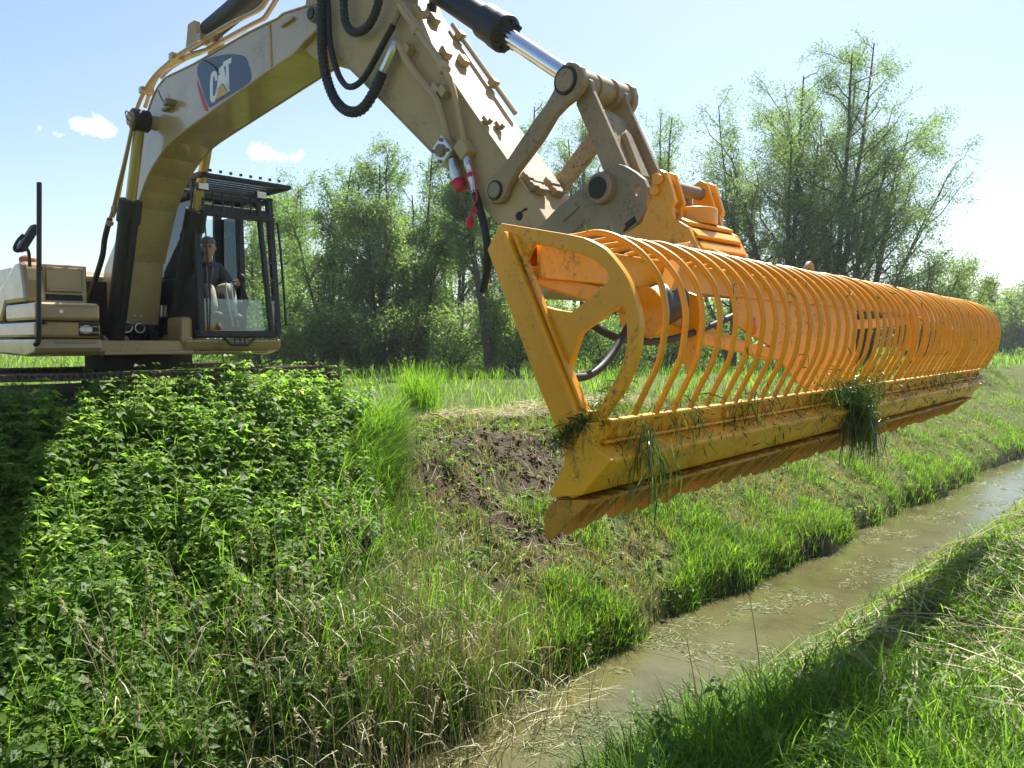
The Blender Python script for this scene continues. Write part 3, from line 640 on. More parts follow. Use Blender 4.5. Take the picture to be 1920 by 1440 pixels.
# cab
CF, CB, CL, CR, CZ0, CZ1 = 1.2, -.42, .30, 1.37, 3.25, 5.0
cabf = MB().box(((CF+CB)/2, (CL+CR)/2, CZ0+.03-G), (CF-CB, CR-CL, .07)).build('cab_floor', M['cab'], exc, .01)
skirt = plate('cab_skirt', [(CF+.02, 3.225),(CF-.02, 3.09),(CF-.25, 3.04),(CB, 3.04),(CB, 3.225)], .16, 1.40, M['yellow'], exc, .03)
MB().box((.98, .20, 3.32-G), (.42, .15, .34)).build('side_cover', M['yellow'], exc, .05)
def pillar(a, b, w, d, name='pillar', par=None, mat='cab'): return MB().bar(a, b, w, d, (0,1,0)).build(name, M[mat], par or cabf, .012)
A = lambda px, py, s: Vector(ES(px, py, s))
pillar(A(364, 420, CF-.04)+Vector((0,0,.55)), A(378, 628, CF), .07, .075)
pillar(A(503, 372, CF-.10), A(521, 628, CF), .075, .08)
pillar(A(483, 378, CF+.06), A(509, 620, CF+.06), .06, .06, 'guard_post')
pillar((CB+.05, CL+.05, CZ0-G), (CB+.1, CL+.05, CZ1-G), .09, .1)
pillar((CB+.05, CR-.05, CZ0-G), (CB+.1, CR-.05, CZ1-G), .09, .1)
pillar((.36, CR-.05, CZ0-G), (.30, CR-.05, CZ1-G), .10, .08)
MB().box(((.78+CB)/2, (CL+CR)/2, CZ1+.0-G), (.78-CB, CR-CL, .10)).build('cab_roof', M['cab'], exc, .03)
MB().box((CB+.03, (CL+CR)/2, 3.65-G), (.06, CR-CL-.1, .75)).build('rear_panel', M['cab'], cabf, .01)
MB().box((CB+.02, .74, 4.45-G), (.05, .46, .95)).build('rear_post', M['cab'], cabf, .01)
MB().box((.38, CL+.02, 3.62-G), (1.55, .05, .7)).build('side_panel', M['cab'], cabf, .01)
MB().box((-.03, CR-.03, 3.60-G), (.66, .05, .66)).build('door_panel', M['cab'], cabf, .01)
MB().box((CF-.01, (CL+CR)/2, 3.29-G), (.06, CR-CL, .08)).build('front_sill', M['cab'], cabf, .01)
MB().box((CF-.10, (CL+CR)/2, 4.76-G), (.05, CR-CL-.06, .14)).build('front_header', M['cab'], cabf, .01)
pillar((CF-.05, CR-.03, 3.32-G), (CB+.1, CR-.03, 3.32-G), .06, .07, 'door_sill'); pillar((CF-.15, CR-.03, 4.96-G), (CB+.1, CR-.03, 4.96-G), .06, .08, 'door_header')
pillar((CF-.15, CL+.03, 4.92-G), (CB+.1, CL+.03, 4.92-G), .06, .08, 'side_header')
# glass: lower windscreen in place, upper screen slid up, side and rear windows
MB().box((CF+.015, (CL+CR)/2+.01, (3.33+3.71)/2-G), (.008, CR-CL-.16, .38)).build('lower_windscreen', M['glass_low'], exc, .003)
MB().box((.39, CL+.02, 4.42-G), (1.45, .008, .86)).build('side_window', M['glass'], exc)
MB().box((CB+.05, (CL+CR)/2, 4.45-G), (.008, CR-CL-.2, .85)).build('rear_window', M['glass'], exc)
MB().box((-.03, CR-.03, 4.42-G), (.58, .008, .9)).build('door_window', M['glass'], exc)
MB().box((.42, (CL+CR)/2, 4.90-G), (1.0, CR-CL-.2, .012)).build('raised_windscreen', M['glass_low'], exc)
# roof guard with slats and front grille
zg = 5.10-G
gd = MB(); gd.bar((CF+.22, CL-.02, zg), (CF+.22, CR+.06, zg), .05, .05); gd.bar((CB, CL-.02, zg), (CB, CR+.02, zg), .05, .07); gd.bar((CB, CL-.0, zg), (CF+.2, CL-.0, zg), .05, .07); gd.bar((CB, CR+.03, zg), (CF+.2, CR+.03, zg), .05, .07)
guard = gd.build('roof_guard', M['black'], exc, .008)
sl_ = MB().bar((0, CL+.03, 0), (0, CR, 0), .045, .010, (0,0,1)).mesh('guard_slat', M['black'])
for k in range(13):
    o = bpy.data.objects.new('guard_slat', sl_); COL.objects.link(o); o.parent = guard; o.location = (CB+.12+k*.128, 0, zg+.012); o.rotation_euler = (0, rad(-8), 0)
tb = MB()
for k in range(8): tb.box((CF+.22, CL+.1+k*.125, zg+.06), (.025, .03, .03))
tb.build('guard_clip', M['black'], guard, .003)
gr = MB().bar((CF+.06, CL+.05, 4.95-G), (CF+.06, CR-.10, 4.95-G), .03, .03).build('front_grille', M['black'], exc)
MB().bar((CF+.08, CL+.05, 4.70-G), (CF+.08, CR-.10, 4.70-G), .05, .05).build('grille_rail', M['black'], gr)
gb = MB().cyl((0,0,0), (.03,0,-.27), .011, 8).mesh('grille_bar', M['black'])
for k in range(8):
    o = bpy.data.objects.new('grille_bar', gb); COL.objects.link(o); o.parent = gr; o.location = (CF+.06, CL+.08+k*.118, 4.96-G)
pillar(A(497, 366, CF+.08), A(479, 382, CF+.04), .03, .03, 'guard_stay', gr, 'black')
for px, py in ((379, 350), (488, 367)):
    p = A(px, py, CF+.15); o = MB().box(p, (.07, .13, .085)).build('work_lamp', M['black'], exc, .01); MB().box(p+Vector((.038,0,0)), (.01, .115, .07)).build('lens', M['lamp'], o, .004)
MB().tube([A(378, 352, CF+.1), A(386, 440, CF+.1), A(394, 560, CF+.06), A(393, 618, CF+.04)], .009, 8).build('wiper_arm', M['black'], exc)
MB().tube([A(517, 420, CF+.02)-Vector((.15,0,0)), A(520, 419, CF), A(526, 470, CF), A(533, 560, CF), A(536, 610, CF), A(530, 612, CF)-Vector((.12,0,0))], .016, 8).build('door_handrail', M['black'], exc, 0, True)
for py in (404, 493, 525, 558, 610): MB().bar(A(486+(py-380)*.105, py, CF+.06), A(512+(py-380)*.06, py, CF-.02), .018, .018).build('guard_bracket', M['black'], exc)
st = MB().tube([A(421, 634, CF+.03), A(433, 647, CF+.12), A(465, 647, CF+.12), A(478, 634, CF+.03)], .018, 8).build('cab_step', M['black'], exc)
for px in (440, 450, 459): MB().cyl(A(px, 634, CF+.04), A(px, 646, CF+.12), .009, 6).build('step_rung', M['black'], st)
# seat, consoles, levers
seat = MB().box((.28, .79, 3.66-G), (.52, .52, .14)).build('operator_seat', M['dark'], exc, .04)
MB().box((.0, .79, 4.02-G), (.13, .50, .80), Matrix.Rotation(rad(-8), 3, 'Y')).build('backrest', M['dark'], seat, .05)
MB().box((.3, .79, 3.45-G), (.4, .4, .3)).build('seat_base', M['dark'], seat, .02)
for n0 in (.45, 1.13): MB().box((.45, n0, 3.66-G), (.6, .15, .12)).build('armrest_console', M['dark'], exc, .03)
js = MB().tube([(.86, 1.12, 3.66-G), (.90, 1.06, 3.80-G), (.91, 1.03, 3.95-G)], [.045, .035, .022], 10).build('joystick', M['dark'], exc)
MB().sphere((.91, 1.03, 3.99-G), .045, sc=(.9,.9,1.3)).build('knob', M['dark'], js)
js = MB().tube([(.72, .47, 3.66-G), (.74, .47, 3.80-G), (.75, .47, 3.93-G)], [.045, .035, .022], 10).build('joystick', M['dark'], exc)
MB().sphere((.75, .47, 3.96-G), .045, sc=(.9,.9,1.3)).build('knob', M['dark'], js)
for n0 in (.76, .83):
    lv = MB().tube([(1.08, n0+.06, 3.38-G), (1.05, n0, 3.75-G), (1.04, n0-.01, 3.93-G)], .010, 8).build('travel_lever', M['steel'], exc)
    MB().bar((1.04, n0-.06, 3.93-G), (1.04, n0+.04, 3.93-G), .02, .02).build('lever_grip', M['black'], lv)

# undercarriage: two crawler tracks parallel to the ditch
Rex = Matrix.Rotation(-math.atan2(HV[1], HV[0]), 3, 'Z')
def W2E(e, c, z):                            # ditch coordinates to excavator-local
    P = ecw(np.float64(e), np.float64(c), np.float64(z)); q = P-S0; return Vector((float(q@HV), float(q@AV), float(q[2])-G))
eE = Rex @ Vector(EV); eC = Rex @ Vector(CV); ez = Vector((0,0,1))
TE0, TE1, TR = 1.35, 5.75, .43
TZ = G+.06+TR
shoe = MB(); shoe.box((0,0,0), (.178, .60, .028)); shoe.box((-.06,0,.03), (.022, .60, .045)); shoe.box((.0,0,.03), (.022, .60, .04)); shoe.box((.06,0,.03), (.022, .60, .045))
shoe_me = shoe.mesh('track_shoe', M['rust'])
rol = MB().tube([(0,-.2,0),(0,-.14,0),(0,-.139,0),(0,.139,0),(0,.14,0),(0,.2,0)], [.07,.07,.12,.12,.07,.07], 18).mesh('roller', M['rust'])
for c0 in (9.02, 11.35):
    R3 = Matrix((eE, eC, ez)).transposed()
    fr_ = MB(); mid = W2E((TE0+TE1)/2, c0, TZ)
    fr_.box(mid, (TE1-TE0-.5, .3, .34), R3); fr_.box(mid+ez*.02, (TE1-TE0-1.2, .42, .2), R3)
    trk = fr_.build('track', M['rust'], exc, .02)
    for e0, nm in ((TE0, 'sprocket'), (TE1, 'idler')):
        w_ = MB(); p = W2E(e0, c0, TZ); w_.cyl(p-eC*.11, p+eC*.11, TR-.08, 28); w_.cyl(p-eC*.17, p+eC*.17, .17, 20); w_.build(nm, M['rust'], trk, .01)
    for k in range(7):
        o = bpy.data.objects.new('roller', rol); COL.objects.link(o); o.parent = trk; o.location = W2E(TE0+.55+k*(TE1-TE0-1.1)/6, c0, TZ-TR+.15); o.rotation_euler = (0, 0, math.atan2(eE.y, eE.x))
    per = 2*(TE1-TE0)+2*math.pi*TR; nsh = int(per/.187)
    for k in range(nsh):
        d = per*k/nsh; L_ = TE1-TE0
        if d < L_: q = (TE0+d, TZ+TR); ang = 0; sag = -.03*math.sin(math.pi*d/L_)
        elif d < L_+math.pi*TR: a_ = (d-L_)/TR; q = (TE1+TR*math.sin(a_), TZ+TR*math.cos(a_)); ang = a_; sag = 0
        elif d < 2*L_+math.pi*TR: q = (TE1-(d-L_-math.pi*TR), TZ-TR); ang = math.pi; sag = 0
        else: a_ = (d-2*L_-math.pi*TR)/TR; q = (TE0-TR*math.sin(a_), TZ-TR*math.cos(a_)); ang = math.pi+a_; sag = 0
        o = bpy.data.objects.new('track_shoe', shoe_me); COL.objects.link(o); o.parent = trk
        o.matrix_local = Matrix.Translation(W2E(q[0], c0, q[1]+sag)) @ (R3 @ Matrix.Rotation(ang, 3, 'Y')).to_4x4()
MB().box(W2E((TE0+TE1)/2, 10.2, TZ+.1), (1.6, 2.1, .3), Matrix((eE, eC, ez)).transposed()).build('undercarriage_frame', M['rust'], exc, .03)
# ------------------------------------------------------------------ mowing bucket
bkt = empty('mowing_bucket', tuple(B0), math.atan2(UV[1], UV[0]))
tag(bkt, 'long orange mowing bucket of curved bars hanging from the excavator arm over the ditch', 'mowing bucket')
LB = 5.93
def bz(t0): return lambda p: (t0, p[0], p[1])
def B(px, py, t=0.0): return BK(px, py, t)
def BT(px, py, b):                          # photo point on the vertical lengthwise plane at depth b
    P = hit(px, py, B0+WV*b, WV); q = P-B0; return (float(q@UV), b, float(q[2]))
def E2B(p):                                 # excavator-local to bucket-local
    P = S0+HV*p[0]+AV*p[1]+np.array([0,0,G+p[2]]); q = P-B0; return (float(q@UV), float(q@WV), float(q[2]))
def rebase(mb): mb.v = [E2B(p) for p in mb.v]; return mb
arc = smooth_path([B(*q) for q in ((1096,446),(1120,457),(1136,468),(1155,490),(1171,513),(1183,539),(1194,575),(1199,603),(1199,624),(1195,660),(1186,690),(1167,732),(1138,772))], 3)
outer = [B(939,418), B(913,468), B(1013,735), B(1045,808), B(1058,849), B(1056,894), B(1045,925), B(1075,935), B(1112,840)] + [(B(1124,796)[0], B(1124,796)[1])] + arc[::-1] + [B(1065,439)]
w1 = smooth_path([B(*q) for q in ((997,457),(1042,465),(1101,481),(1127,499),(1140,514),(1139,528))], 3) + [B(1105,558), B(1072,585), B(1045,581), B(1016,573), B(983,487)]
w2 = smooth_path([B(*q) for q in ((1150,580),(1158,574),(1167,577),(1173,594),(1175,636),(1171,664),(1160,697),(1138,738),(1118,772))], 3) + [B(1098,770), B(1065,692), B(1086,627), B(1097,617)]
PT = .03
sp_ = MB().prism([outer, w1, w2], bz(0), bz(PT)).build('side_plate', M['orange'], bkt, .004)
fl0, fl1 = B(955,438), B(1092,776)
fm = MB(); fd = Vector((0, fl1[0]-fl0[0], fl1[1]-fl0[1]))
fm.bar((-.012, *fl0), (-.012, *fl1), .045, .018, (0, fd.z, -fd.y)); fm.build('flange', M['orange'], sp_, .003)
fm2 = MB(); off = Vector((0, -.055, -.015)); fm2.bar(Vector((-.006, *fl0))+off*.6, Vector((-.006, *fl1))+off*.35, .024, .012, (0, fd.z, -fd.y)); fm2.build('flange', M['orange'], sp_, .003)
far = MB().prism([outer, w1, w2], bz(0), bz(PT)).mesh('side_plate', M['orange'])
o = bpy.data.objects.new('side_plate', far); COL.objects.link(o); o.parent = bkt; o.location = (LB, 0, 0)
# curved bars
rp = [B(*q, .10) for q in ((1084,443),(1112,437),(1138,440),(1168,452),(1200,474),(1226,506),(1238,532),(1247,575),(1247,612),(1236,677),(1212,730),(1190,778))]
top_b, top_z = .40, .262
rpath = [(0, top_b+.015, top_z), (0, (top_b+rp[0][0])/2, (top_z+rp[0][1])/2+.004)] + [(0, b, z) for b, z in rp]
rpath = smooth_path(rpath, 3)
rib_me = MB().tube(rpath, .0102, 8).mesh('curved_bar', M['orange']); smooth_by_angle(rib_me, 60)
NR = 49; SPC = (LB-.22)/(NR-1)
for k in range(NR):
    o = bpy.data.objects.new('curved_bar', rib_me); COL.objects.link(o); o.parent = bkt
    o.location = (.11+k*SPC+random.uniform(-.006, .006), random.uniform(-.004, .004), random.uniform(-.003, .003)); o.rotation_euler = (random.uniform(-.006, .006), random.uniform(-.008, .008), random.uniform(-.01, .01))
# top beam along the back
tbm = MB().box((LB/2+.02, top_b, .205), (LB-.05, .02, .115)); tbm.box((LB/2+.02, top_b+.05, .255), (LB-.05, .1, .016)); tbm.box((LB/2+.02, top_b+.095, .20), (LB-.05, .016, .10)); tbm.build('top_beam', M['orange'], bkt, .004)
# cutter bar
A_, B_, C__, D_, E__ = B(1118,793), B(1108,833), B(1150,862), B(1095,928), B(1039,932)
prof = [(A_[0]-.012, A_[1]), (B_[0]-.012, B_[1]), C__, (C__[0]+.004, C__[1]-.012), D_, E__, (E__[0]+.0, E__[1]+.02), (B_[0]+.035, B_[1]+.01), (A_[0]+.004, A_[1])]
MB().prism(prof, bz(.012), bz(LB-.02)).build('cutter_bar', M['orange_dirty'], bkt, .005)
ep = [(A_[0]-.015, A_[1]+.005), (B_[0]-.015, B_[1]), (C__[0]-.004, C__[1]), D_, (E__[0]+.004, E__[1]), (E__[0]+.004, E__[1]+.02), (A_[0]+.03, A_[1]+.0)]
MB().prism(ep, bz(-.014), bz(.012)).build('end_cap', M['orange_dirty'], bkt, .004)
MB().bar((.03, B_[0]-.022, B_[1]+.006), (LB-.02, B_[0]-.022, B_[1]+.006), .026, .010).build('bar_ridge', M['orange_dirty'], bkt, .002)
lip = MB(); lip.bar((.03, A_[0]-.02, A_[1]+.004), (LB-.02, A_[0]-.02, A_[1]+.004), .03, .012); lip.build('bar_lip', M['orange_dirty'], bkt, .003)
bl = MB().cyl((0,0,0), (0,-.016,0), .014, 6).mesh('bolt', M['orange_dirty'])
for k in range(16):
    o = bpy.data.objects.new('bolt', bl); COL.objects.link(o); o.parent = bkt; o.location = (.10+k*.385, (A_[0]+B_[0])/2-.012, (A_[1]+B_[1])/2)
tooth = [(.175,-.535),(.30,-.548),(.33,-.572),(.347,-.60),(.352,-.655),(.344,-.68),(.325,-.678),(.29,-.645),(.24,-.595),(.20,-.56)]
tm = MB().prism(tooth, bz(-.010), bz(.010)).mesh('cutter_finger', M['finger'])
NT = 64
for k in range(NT):
    o = bpy.data.objects.new('cutter_finger', tm); COL.objects.link(o); o.parent = bkt
    o.location = (.0+k*(LB-.03)/(NT-1), 0, 0); o.rotation_euler = (random.uniform(-.02, .02), 0, 0) if False else (random.uniform(-.02, .02), random.uniform(-.02, .02), 0)
kb = MB().box((LB/2, .25, -.553), (LB-.05, .13, .014)); kb.build('knife_bar', M['finger'], bkt, .003)
# inner frame: centre plate, braces, motor
cpx = [(1.55,.15),(3.35,.15),(3.35,-.30),(2.6,-.36),(2.35,-.28),(1.95,-.08),(1.55,.02)]
MB().prism(cpx, lambda p: (p[0], .40, p[1]), lambda p: (p[0], .418, p[1])).build('centre_plate', M['orange'], bkt, .004)
o = MB().sphere(BT(1414, 611, .385), .03, sc=(1,.5,1.5)).build('reflector', M['reflector'], bkt, 0, True)
MB().bar((.06, .43, .16), (2.0, .43, -.13), .03, .06).build('brace', M['orange'], bkt, .004)
p0, p1 = Vector(BT(1205, 612, .42)), Vector(BT(1470, 668, .42)); MB().bar(p0, p1, .05, .05).build('brace', M['orange'], bkt, .004)
for x0 in (1.0, 4.6): MB().prism([(.40,.16),(.40,-.12),(.36,-.20),(.33,-.12),(.30,.12)], bz(x0), bz(x0+.02)).build('inner_gusset', M['orange'], bkt, .004)
MB().bar((3.35, .41, .05), (5.6, .41, .14), .03, .06).build('brace', M['orange'], bkt, .004)
mc = Vector(BT(1232, 574, .36)); mo = MB().tube([mc+Vector((-.09,.0,-.03)), mc+Vector((.14,.02,.03))], .085, 22).build('drive_motor', M['cab'], bkt, .01, True)
MB().prism(circle2((mc.y, mc.z-.03), .10, 20), bz(mc.x-.12), bz(mc.x-.09)).build('motor_flange', M['orange'], mo, .004)
MB().bar(mc+Vector((-.1,0,-.10)), mc+Vector((.2,.02,.25)), .12, .03, (1,0,0)).build('motor_bracket', M['orange'], mo, .004)
def bhose(pix, b, r=.018):
    bs = b if isinstance(b, (list, tuple)) else [b]*len(pix)
    return MB().tube(smooth_path([BT(px, py, q) for (px, py), q in zip(pix, bs)], 6), r, 10).build('hydraulic_hose', M['rubber'], bkt, 0, True)
bhose([(1074,708),(1100,705),(1125,690),(1147,665),(1165,636),(1180,610),(1200,590)], .30, .014)
bhose([(1112,610),(1135,624),(1160,634),(1200,640),(1260,636),(1330,612),(1380,590)], [.34]*7, .014)
# mounting bracket: two pairs of ears, cross plates, lifting ring (square to the excavator arm)
ear_px = [(1237,317),(1221,328),(1222,372),(1217,382),(1208,403),(1203,418),(1165,441),(1190,500),(1318,520),(1310,467),(1290,425),(1262,408),(1259,388),(1265,378),(1256,345),(1248,322)]
ear = [EX(x, y, -.26) for x, y in ear_px]
def ex_plate(name, poly, n0, n1, mat, parent, bevel=.005): return rebase(MB().prism(poly, sn(n0), sn(n1))).build(name, mat, parent, bevel)
mb = ex_plate('mounting_bracket', ear, -.26, -.225, M['orange'], bkt)
ex_plate('ear_plate', ear, .235, .27, M['orange'], mb)
ear2 = [EX(x, y, -.26) for x, y in ((1237,317),(1221,328),(1222,372),(1218,395),(1230,430),(1262,420),(1259,388),(1265,378),(1256,345),(1248,322))]
ex_plate('ear_plate', ear2, -.17, -.145, M['orange'], mb); ex_plate('ear_plate', ear2, .15, .175, M['orange'], mb)
for (x, y) in ((1237,337),(1230,358)):
    c_ = EX(x, y, -.26)
    for n0 in (-.27, .16, .27): rebase(MB().cyl((c_[0], n0-.012, c_[1]-G), (c_[0], n0+.012, c_[1]-G), .028, 16)).build('bolt_head', M['orange'], mb, .004)
c_ = EX(1236, 345, -.26); rebase(MB().cyl((c_[0], -.24, c_[1]-G), (c_[0], .25, c_[1]-G), .035, 16)).build('hitch_pin', M['coupler'], mb)
def xplate(a, b, n0=-.225, n1=.235, th=.022, mat='orange'):
    A0 = Vector(E3(*a, -.26)); A1 = Vector(E3(*b, -.26)); d = (A1-A0); nn = Vector((-d.z, 0, d.x)).normalized()*th/2
    m_ = MB(); v = [A0-nn, A1-nn, A1+nn, A0+nn]; m_.add([(q.x, n0, q.z) for q in v]+[(q.x, n1, q.z) for q in v], [(3,2,1,0),(4,5,6,7),(0,1,5,4),(1,2,6,5),(2,3,7,6),(3,0,4,7)])
    return rebase(m_).build('cross_plate', M[mat], mb, .004)
xplate((1262,408), (1285,418)); xplate((1286,428), (1300,442)); xplate((1300,452), (1308,466)); xplate((1217,384), (1255,392)); xplate((1205,470), (1312,500))
rc = Vector(E3(1246, 398, -.26)); rc.y = .02
ring = MB(); pr_ = [(.10,-.045),(.135,-.045),(.135,.045),(.10,.045)]; nseg = 28; vs_ = []; fs_ = []
for k in range(nseg):
    a_ = 2*math.pi*k/nseg
    for (r_, z_) in pr_: vs_.append((rc.x+r_*math.cos(a_), rc.y+r_*math.sin(a_), rc.z+z_))
    for j in range(4): fs_.append((k*4+j, k*4+(j+1) % 4, ((k+1) % nseg)*4+(j+1) % 4, ((k+1) % nseg)*4+j))
rebase(ring.add(vs_, fs_)).build('swivel_ring', M['orange'], mb, .006, True)
rebase(MB().cyl((rc.x, rc.y, rc.z-.12), (rc.x, rc.y, rc.z+.0), .06, 18)).build('swivel_stub', M['coupler'], mb)
# arm of the bracket down to the back of the bucket
j0 = Vector(E2B((EX(1300,470,-.26)[0], 0, EX(1300,470,-.26)[1]-G-.03))); MB().bar(j0, (j0.x+.05, top_b+.05, .16), .5, .10).build('bracket_arm', M['orange'], mb, .006)
lgp = Vector(BT(1517, 505, .50)); MB().tube(smooth_path([lgp+Vector((-.06,0,-.08)), lgp+Vector((-.05,0,0)), lgp+Vector((0,0,.035)), lgp+Vector((.05,0,0)), lgp+Vector((.06,0,-.08))], 5), .014, 8).build('lifting_lug', M['link'], bkt, 0, True)

# ------------------------------------------------------------------ cut weeds caught on the bucket
def strands(starts, dirs, length, width, droop, seg=6, sway=.25):
    n = len(starts); L = np.asarray(length)[:, None]; P = [starts]; d = dirs/np.linalg.norm(dirs, axis=1, keepdims=True)
    for k in range(seg):
        d = d + np.array([0, 0, -1])*np.asarray(droop)[:, None] + RNG.normal(0, sway, (n, 3))*.5; d /= np.linalg.norm(d, axis=1, keepdims=True)
        P.append(P[-1]+d*L/seg)
    P = np.stack(P, 1); side = np.cross(d, RNG.normal(0, 1, (n, 3))); side /= np.linalg.norm(side, axis=1, keepdims=True)+1e-6
    wk = np.sin(np.linspace(.35, math.pi*.96, seg+1))[None, :, None]*np.asarray(width)[:, None, None]
    Vv = np.stack([P-side[:, None]*wk, P+side[:, None]*wk], 2).reshape(-1, 3); m_ = 2*(seg+1)
    k = np.arange(seg)*2; q = np.stack([k, k+1, k+3, k+2], -1)
    F = (np.arange(n)[:, None, None]*m_ + q[None]).reshape(-1, 4); r = np.repeat(RNG.random(n), m_)
    return Vv, F, r
M['weed'] = leafmat('wet_cut_weed', [(0, (.012, .026, .006)), (.45, (.035, .07, .012)), (.8, (.09, .15, .022)), (1, (.20, .23, .06))], trans=.35, rough=.3, spec=.6)
def Bw(t, b, z): return B0+UV*t+WV*b+np.array([0, 0, z])
def weed(name, label, line, n, spread, ln, wd, droop, dirbias=(0,0,.2), sway=.3):
    k = RNG.random(n)*(len(line)-1); i = k.astype(int); f = (k-i)[:, None]; Lp = np.array([Bw(*p) for p in line]); s = Lp[i]*(1-f)+Lp[np.minimum(i+1, len(line)-1)]*f + RNG.normal(0, spread, (n, 3))
    d = RNG.normal(0, 1, (n, 3)); d[:, 2] *= .5; d += np.array(dirbias)
    Vv, F, r = strands(s, d, RNG.uniform(*ln, n), RNG.uniform(*wd, n), RNG.uniform(*droop, n), sway=sway)
    o = link_mesh(name, np_mesh(name, Vv, F, M['weed'], {'rnd': r})); tag(o, label, 'weeds'); return o
MT = BT(1590, 735, .10)[0]
weed('weed_clump', 'clump of cut weeds wedged round the corner of the near side plate of the bucket', [(-.03, *B(1058,838)), (-.02, *B(1075,805)), (.0, *B(1100,790)), (.03, *B(1125,770)), (.04, *B(1160,715))], 750, .012, (.02,.07), (.0008,.002), (0,.12), sway=.6)
weed('weed_clump', 'long wet green weeds trailing from the cutter bar next to the bucket side plate', [(.15, .09, -.285), (.20, .075, -.36), (.23, .06, -.40)], 80, .010, (.06,.36), (.001,.0028), (.6,1.4), sway=.5)
weed('weed_clump', 'largest dark bundle of wet weeds draped over the middle of the cutter bar', [(MT-.40, .12, -.265), (MT-.1, .11, -.27), (MT, .09, -.27), (MT+.05, .07, -.32), (MT+.02, .06, -.40), (MT+.06, .05, -.45), (MT+.25, .11, -.27), (MT+.55, .12, -.265)], 1300, .032, (.05,.2), (.001,.003), (.05,.7), dirbias=(.1,-.2,-.1), sway=1.3)
weed('weed_tail', 'dark wet tail of weeds hanging straight below the big bundle on the cutter bar', [(MT+.0, .07, -.34), (MT+.06, .05, -.42), (MT+.10, .05, -.46)], 230, .022, (.12,.34), (.001,.003), (.7,1.6), sway=.5)
for t0, lb in ((.45, 'loose wisps of pale grass hanging over the cutter bar behind the first bars'), (1.05, 'small wisp of straw lying on the lip of the cutter bar'), (4.3, 'dark wisp of weeds on the cutter bar past the big bundle')):
    weed('weed_clump', lb, [(t0-.12, .11, -.28), (t0, .105, -.285), (t0+.12, .11, -.28)], 45, .015, (.05,.22), (.001,.003), (.1,.6))
# small scraps plastered on bars, ledge and plate
n = 1500; k = RNG.choice([0, 1, 2, 2, 2, 3], n); s = np.zeros((n, 3))
rpa = np.array([(p[1], p[2]) for p in rpath])
for i in range(n):
    if k[i] == 0: j = RNG.integers(6, len(rpa)); s[i] = Bw(.11+RNG.integers(0, NR)*SPC, rpa[j, 0]-.015, rpa[j, 1]+.003)
    elif k[i] == 1: f = RNG.random(); s[i] = Bw(RNG.uniform(.02, LB), C__[0]*(1-f)+D_[0]*f-.006, C__[1]*(1-f)+D_[1]*f)
    elif k[i] == 2: f = RNG.random(); s[i] = Bw(RNG.uniform(.05, LB), B_[0]*(1-f)+C__[0]*f-.01, B_[1]*(1-f)+C__[1]*f+.006)
    else: s[i] = Bw(RNG.uniform(.05, LB), A_[0]-.02, A_[1]-RNG.random()*.06)
Vv, F, r = strands(s, RNG.normal(0, 1, (n, 3))*np.array([.5,.5,1]), RNG.uniform(.012, .065, n), RNG.uniform(.001, .0034, n), RNG.uniform(0, .2, n), seg=3)
o = link_mesh('weed_scraps', np_mesh('weed_scraps', Vv, F, M['weed'], {'rnd': r*.7})); o['kind'] = 'stuff'; tag(o, 'small green scraps of cut weed stuck to the bucket bars and cutter bar', 'weeds')
# ------------------------------------------------------------------ operator in the cab
def skin_mesh(verts, edges, radii, sub=2):
    me = bpy.data.meshes.new('tmp'); me.from_pydata(verts, edges, []); o = bpy.data.objects.new('tmp', me); COL.objects.link(o)
    md = o.modifiers.new('s', 'SKIN'); md.use_smooth_shade = True
    for i, r in enumerate(radii):
        rr = r if isinstance(r, tuple) else (r, r); me.skin_vertices[0].data[i].radius = rr
    me.skin_vertices[0].data[0].use_root = True
    s = o.modifiers.new('d', 'SUBSURF'); s.levels = sub; s.render_levels = sub
    dg = bpy.context.evaluated_depsgraph_get(); ev = o.evaluated_get(dg); m2 = ev.to_mesh()
    V_ = [tuple(v.co) for v in m2.vertices]; F_ = [tuple(p.vertices) for p in m2.polygons]
    ev.to_mesh_clear(); bpy.data.objects.remove(o); bpy.data.meshes.remove(me); return V_, F_
def head_mesh(c, h, yaw=0, pitch=0):
    """head with brow, nose, eye hollows, mouth and ears; faces +x"""
    V_ = []; F_ = []; nu, nv = 32, 24
    for i in range(nv+1):
        v = math.pi*i/nv
        for j in range(nu):
            a = 2*math.pi*j/nu; x = math.sin(v)*math.cos(a); y = math.sin(v)*math.sin(a); z = math.cos(v)
            r = 1.0; jaw = 1-.30*max(0, -z)**1.3
            X, Y, Z = x*.50*(1.0 if x < 0 else .92), y*.37*jaw, z*.56
            if x > 0:
                f = max(0, x)**2
                X += f*(.13*math.exp(-(y/.13)**2-((z+.10)/.17)**2) - .05*math.exp(-((abs(y)-.33)/.13)**2-((z-.08)/.10)**2) + .03*math.exp(-((z-.26)/.1)**2)*math.exp(-(y/.5)**2) + .045*math.exp(-(y/.25)**2-((z+.42)/.07)**2) - .03*math.exp(-(y/.28)**2-((z+.50)/.04)**2) + .04*math.exp(-(y/.25)**2-((z+.72)/.12)**2))
            V_.append(Vector((X, Y, Z))*h/1.12)
    for i in range(nv):
        for j in range(nu): k = (j+1) % nu; F_.append((i*nu+j, (i+1)*nu+j, (i+1)*nu+k, i*nu+k))
    for s in (-1, 1):
        k = len(V_); e = MB().sphere((-.02*h, s*.345*h, -.03*h), .09*h, 10, 8, (.7, .35, 1.15)); V_ += [Vector(p) for p in e.v]; F_ += [tuple(i+k for i in f) for f in e.f]
    R = Matrix.Rotation(yaw, 3, 'Z') @ Matrix.Rotation(pitch, 3, 'Y')
    return [tuple(R @ p + Vector(c)) for p in V_], F_
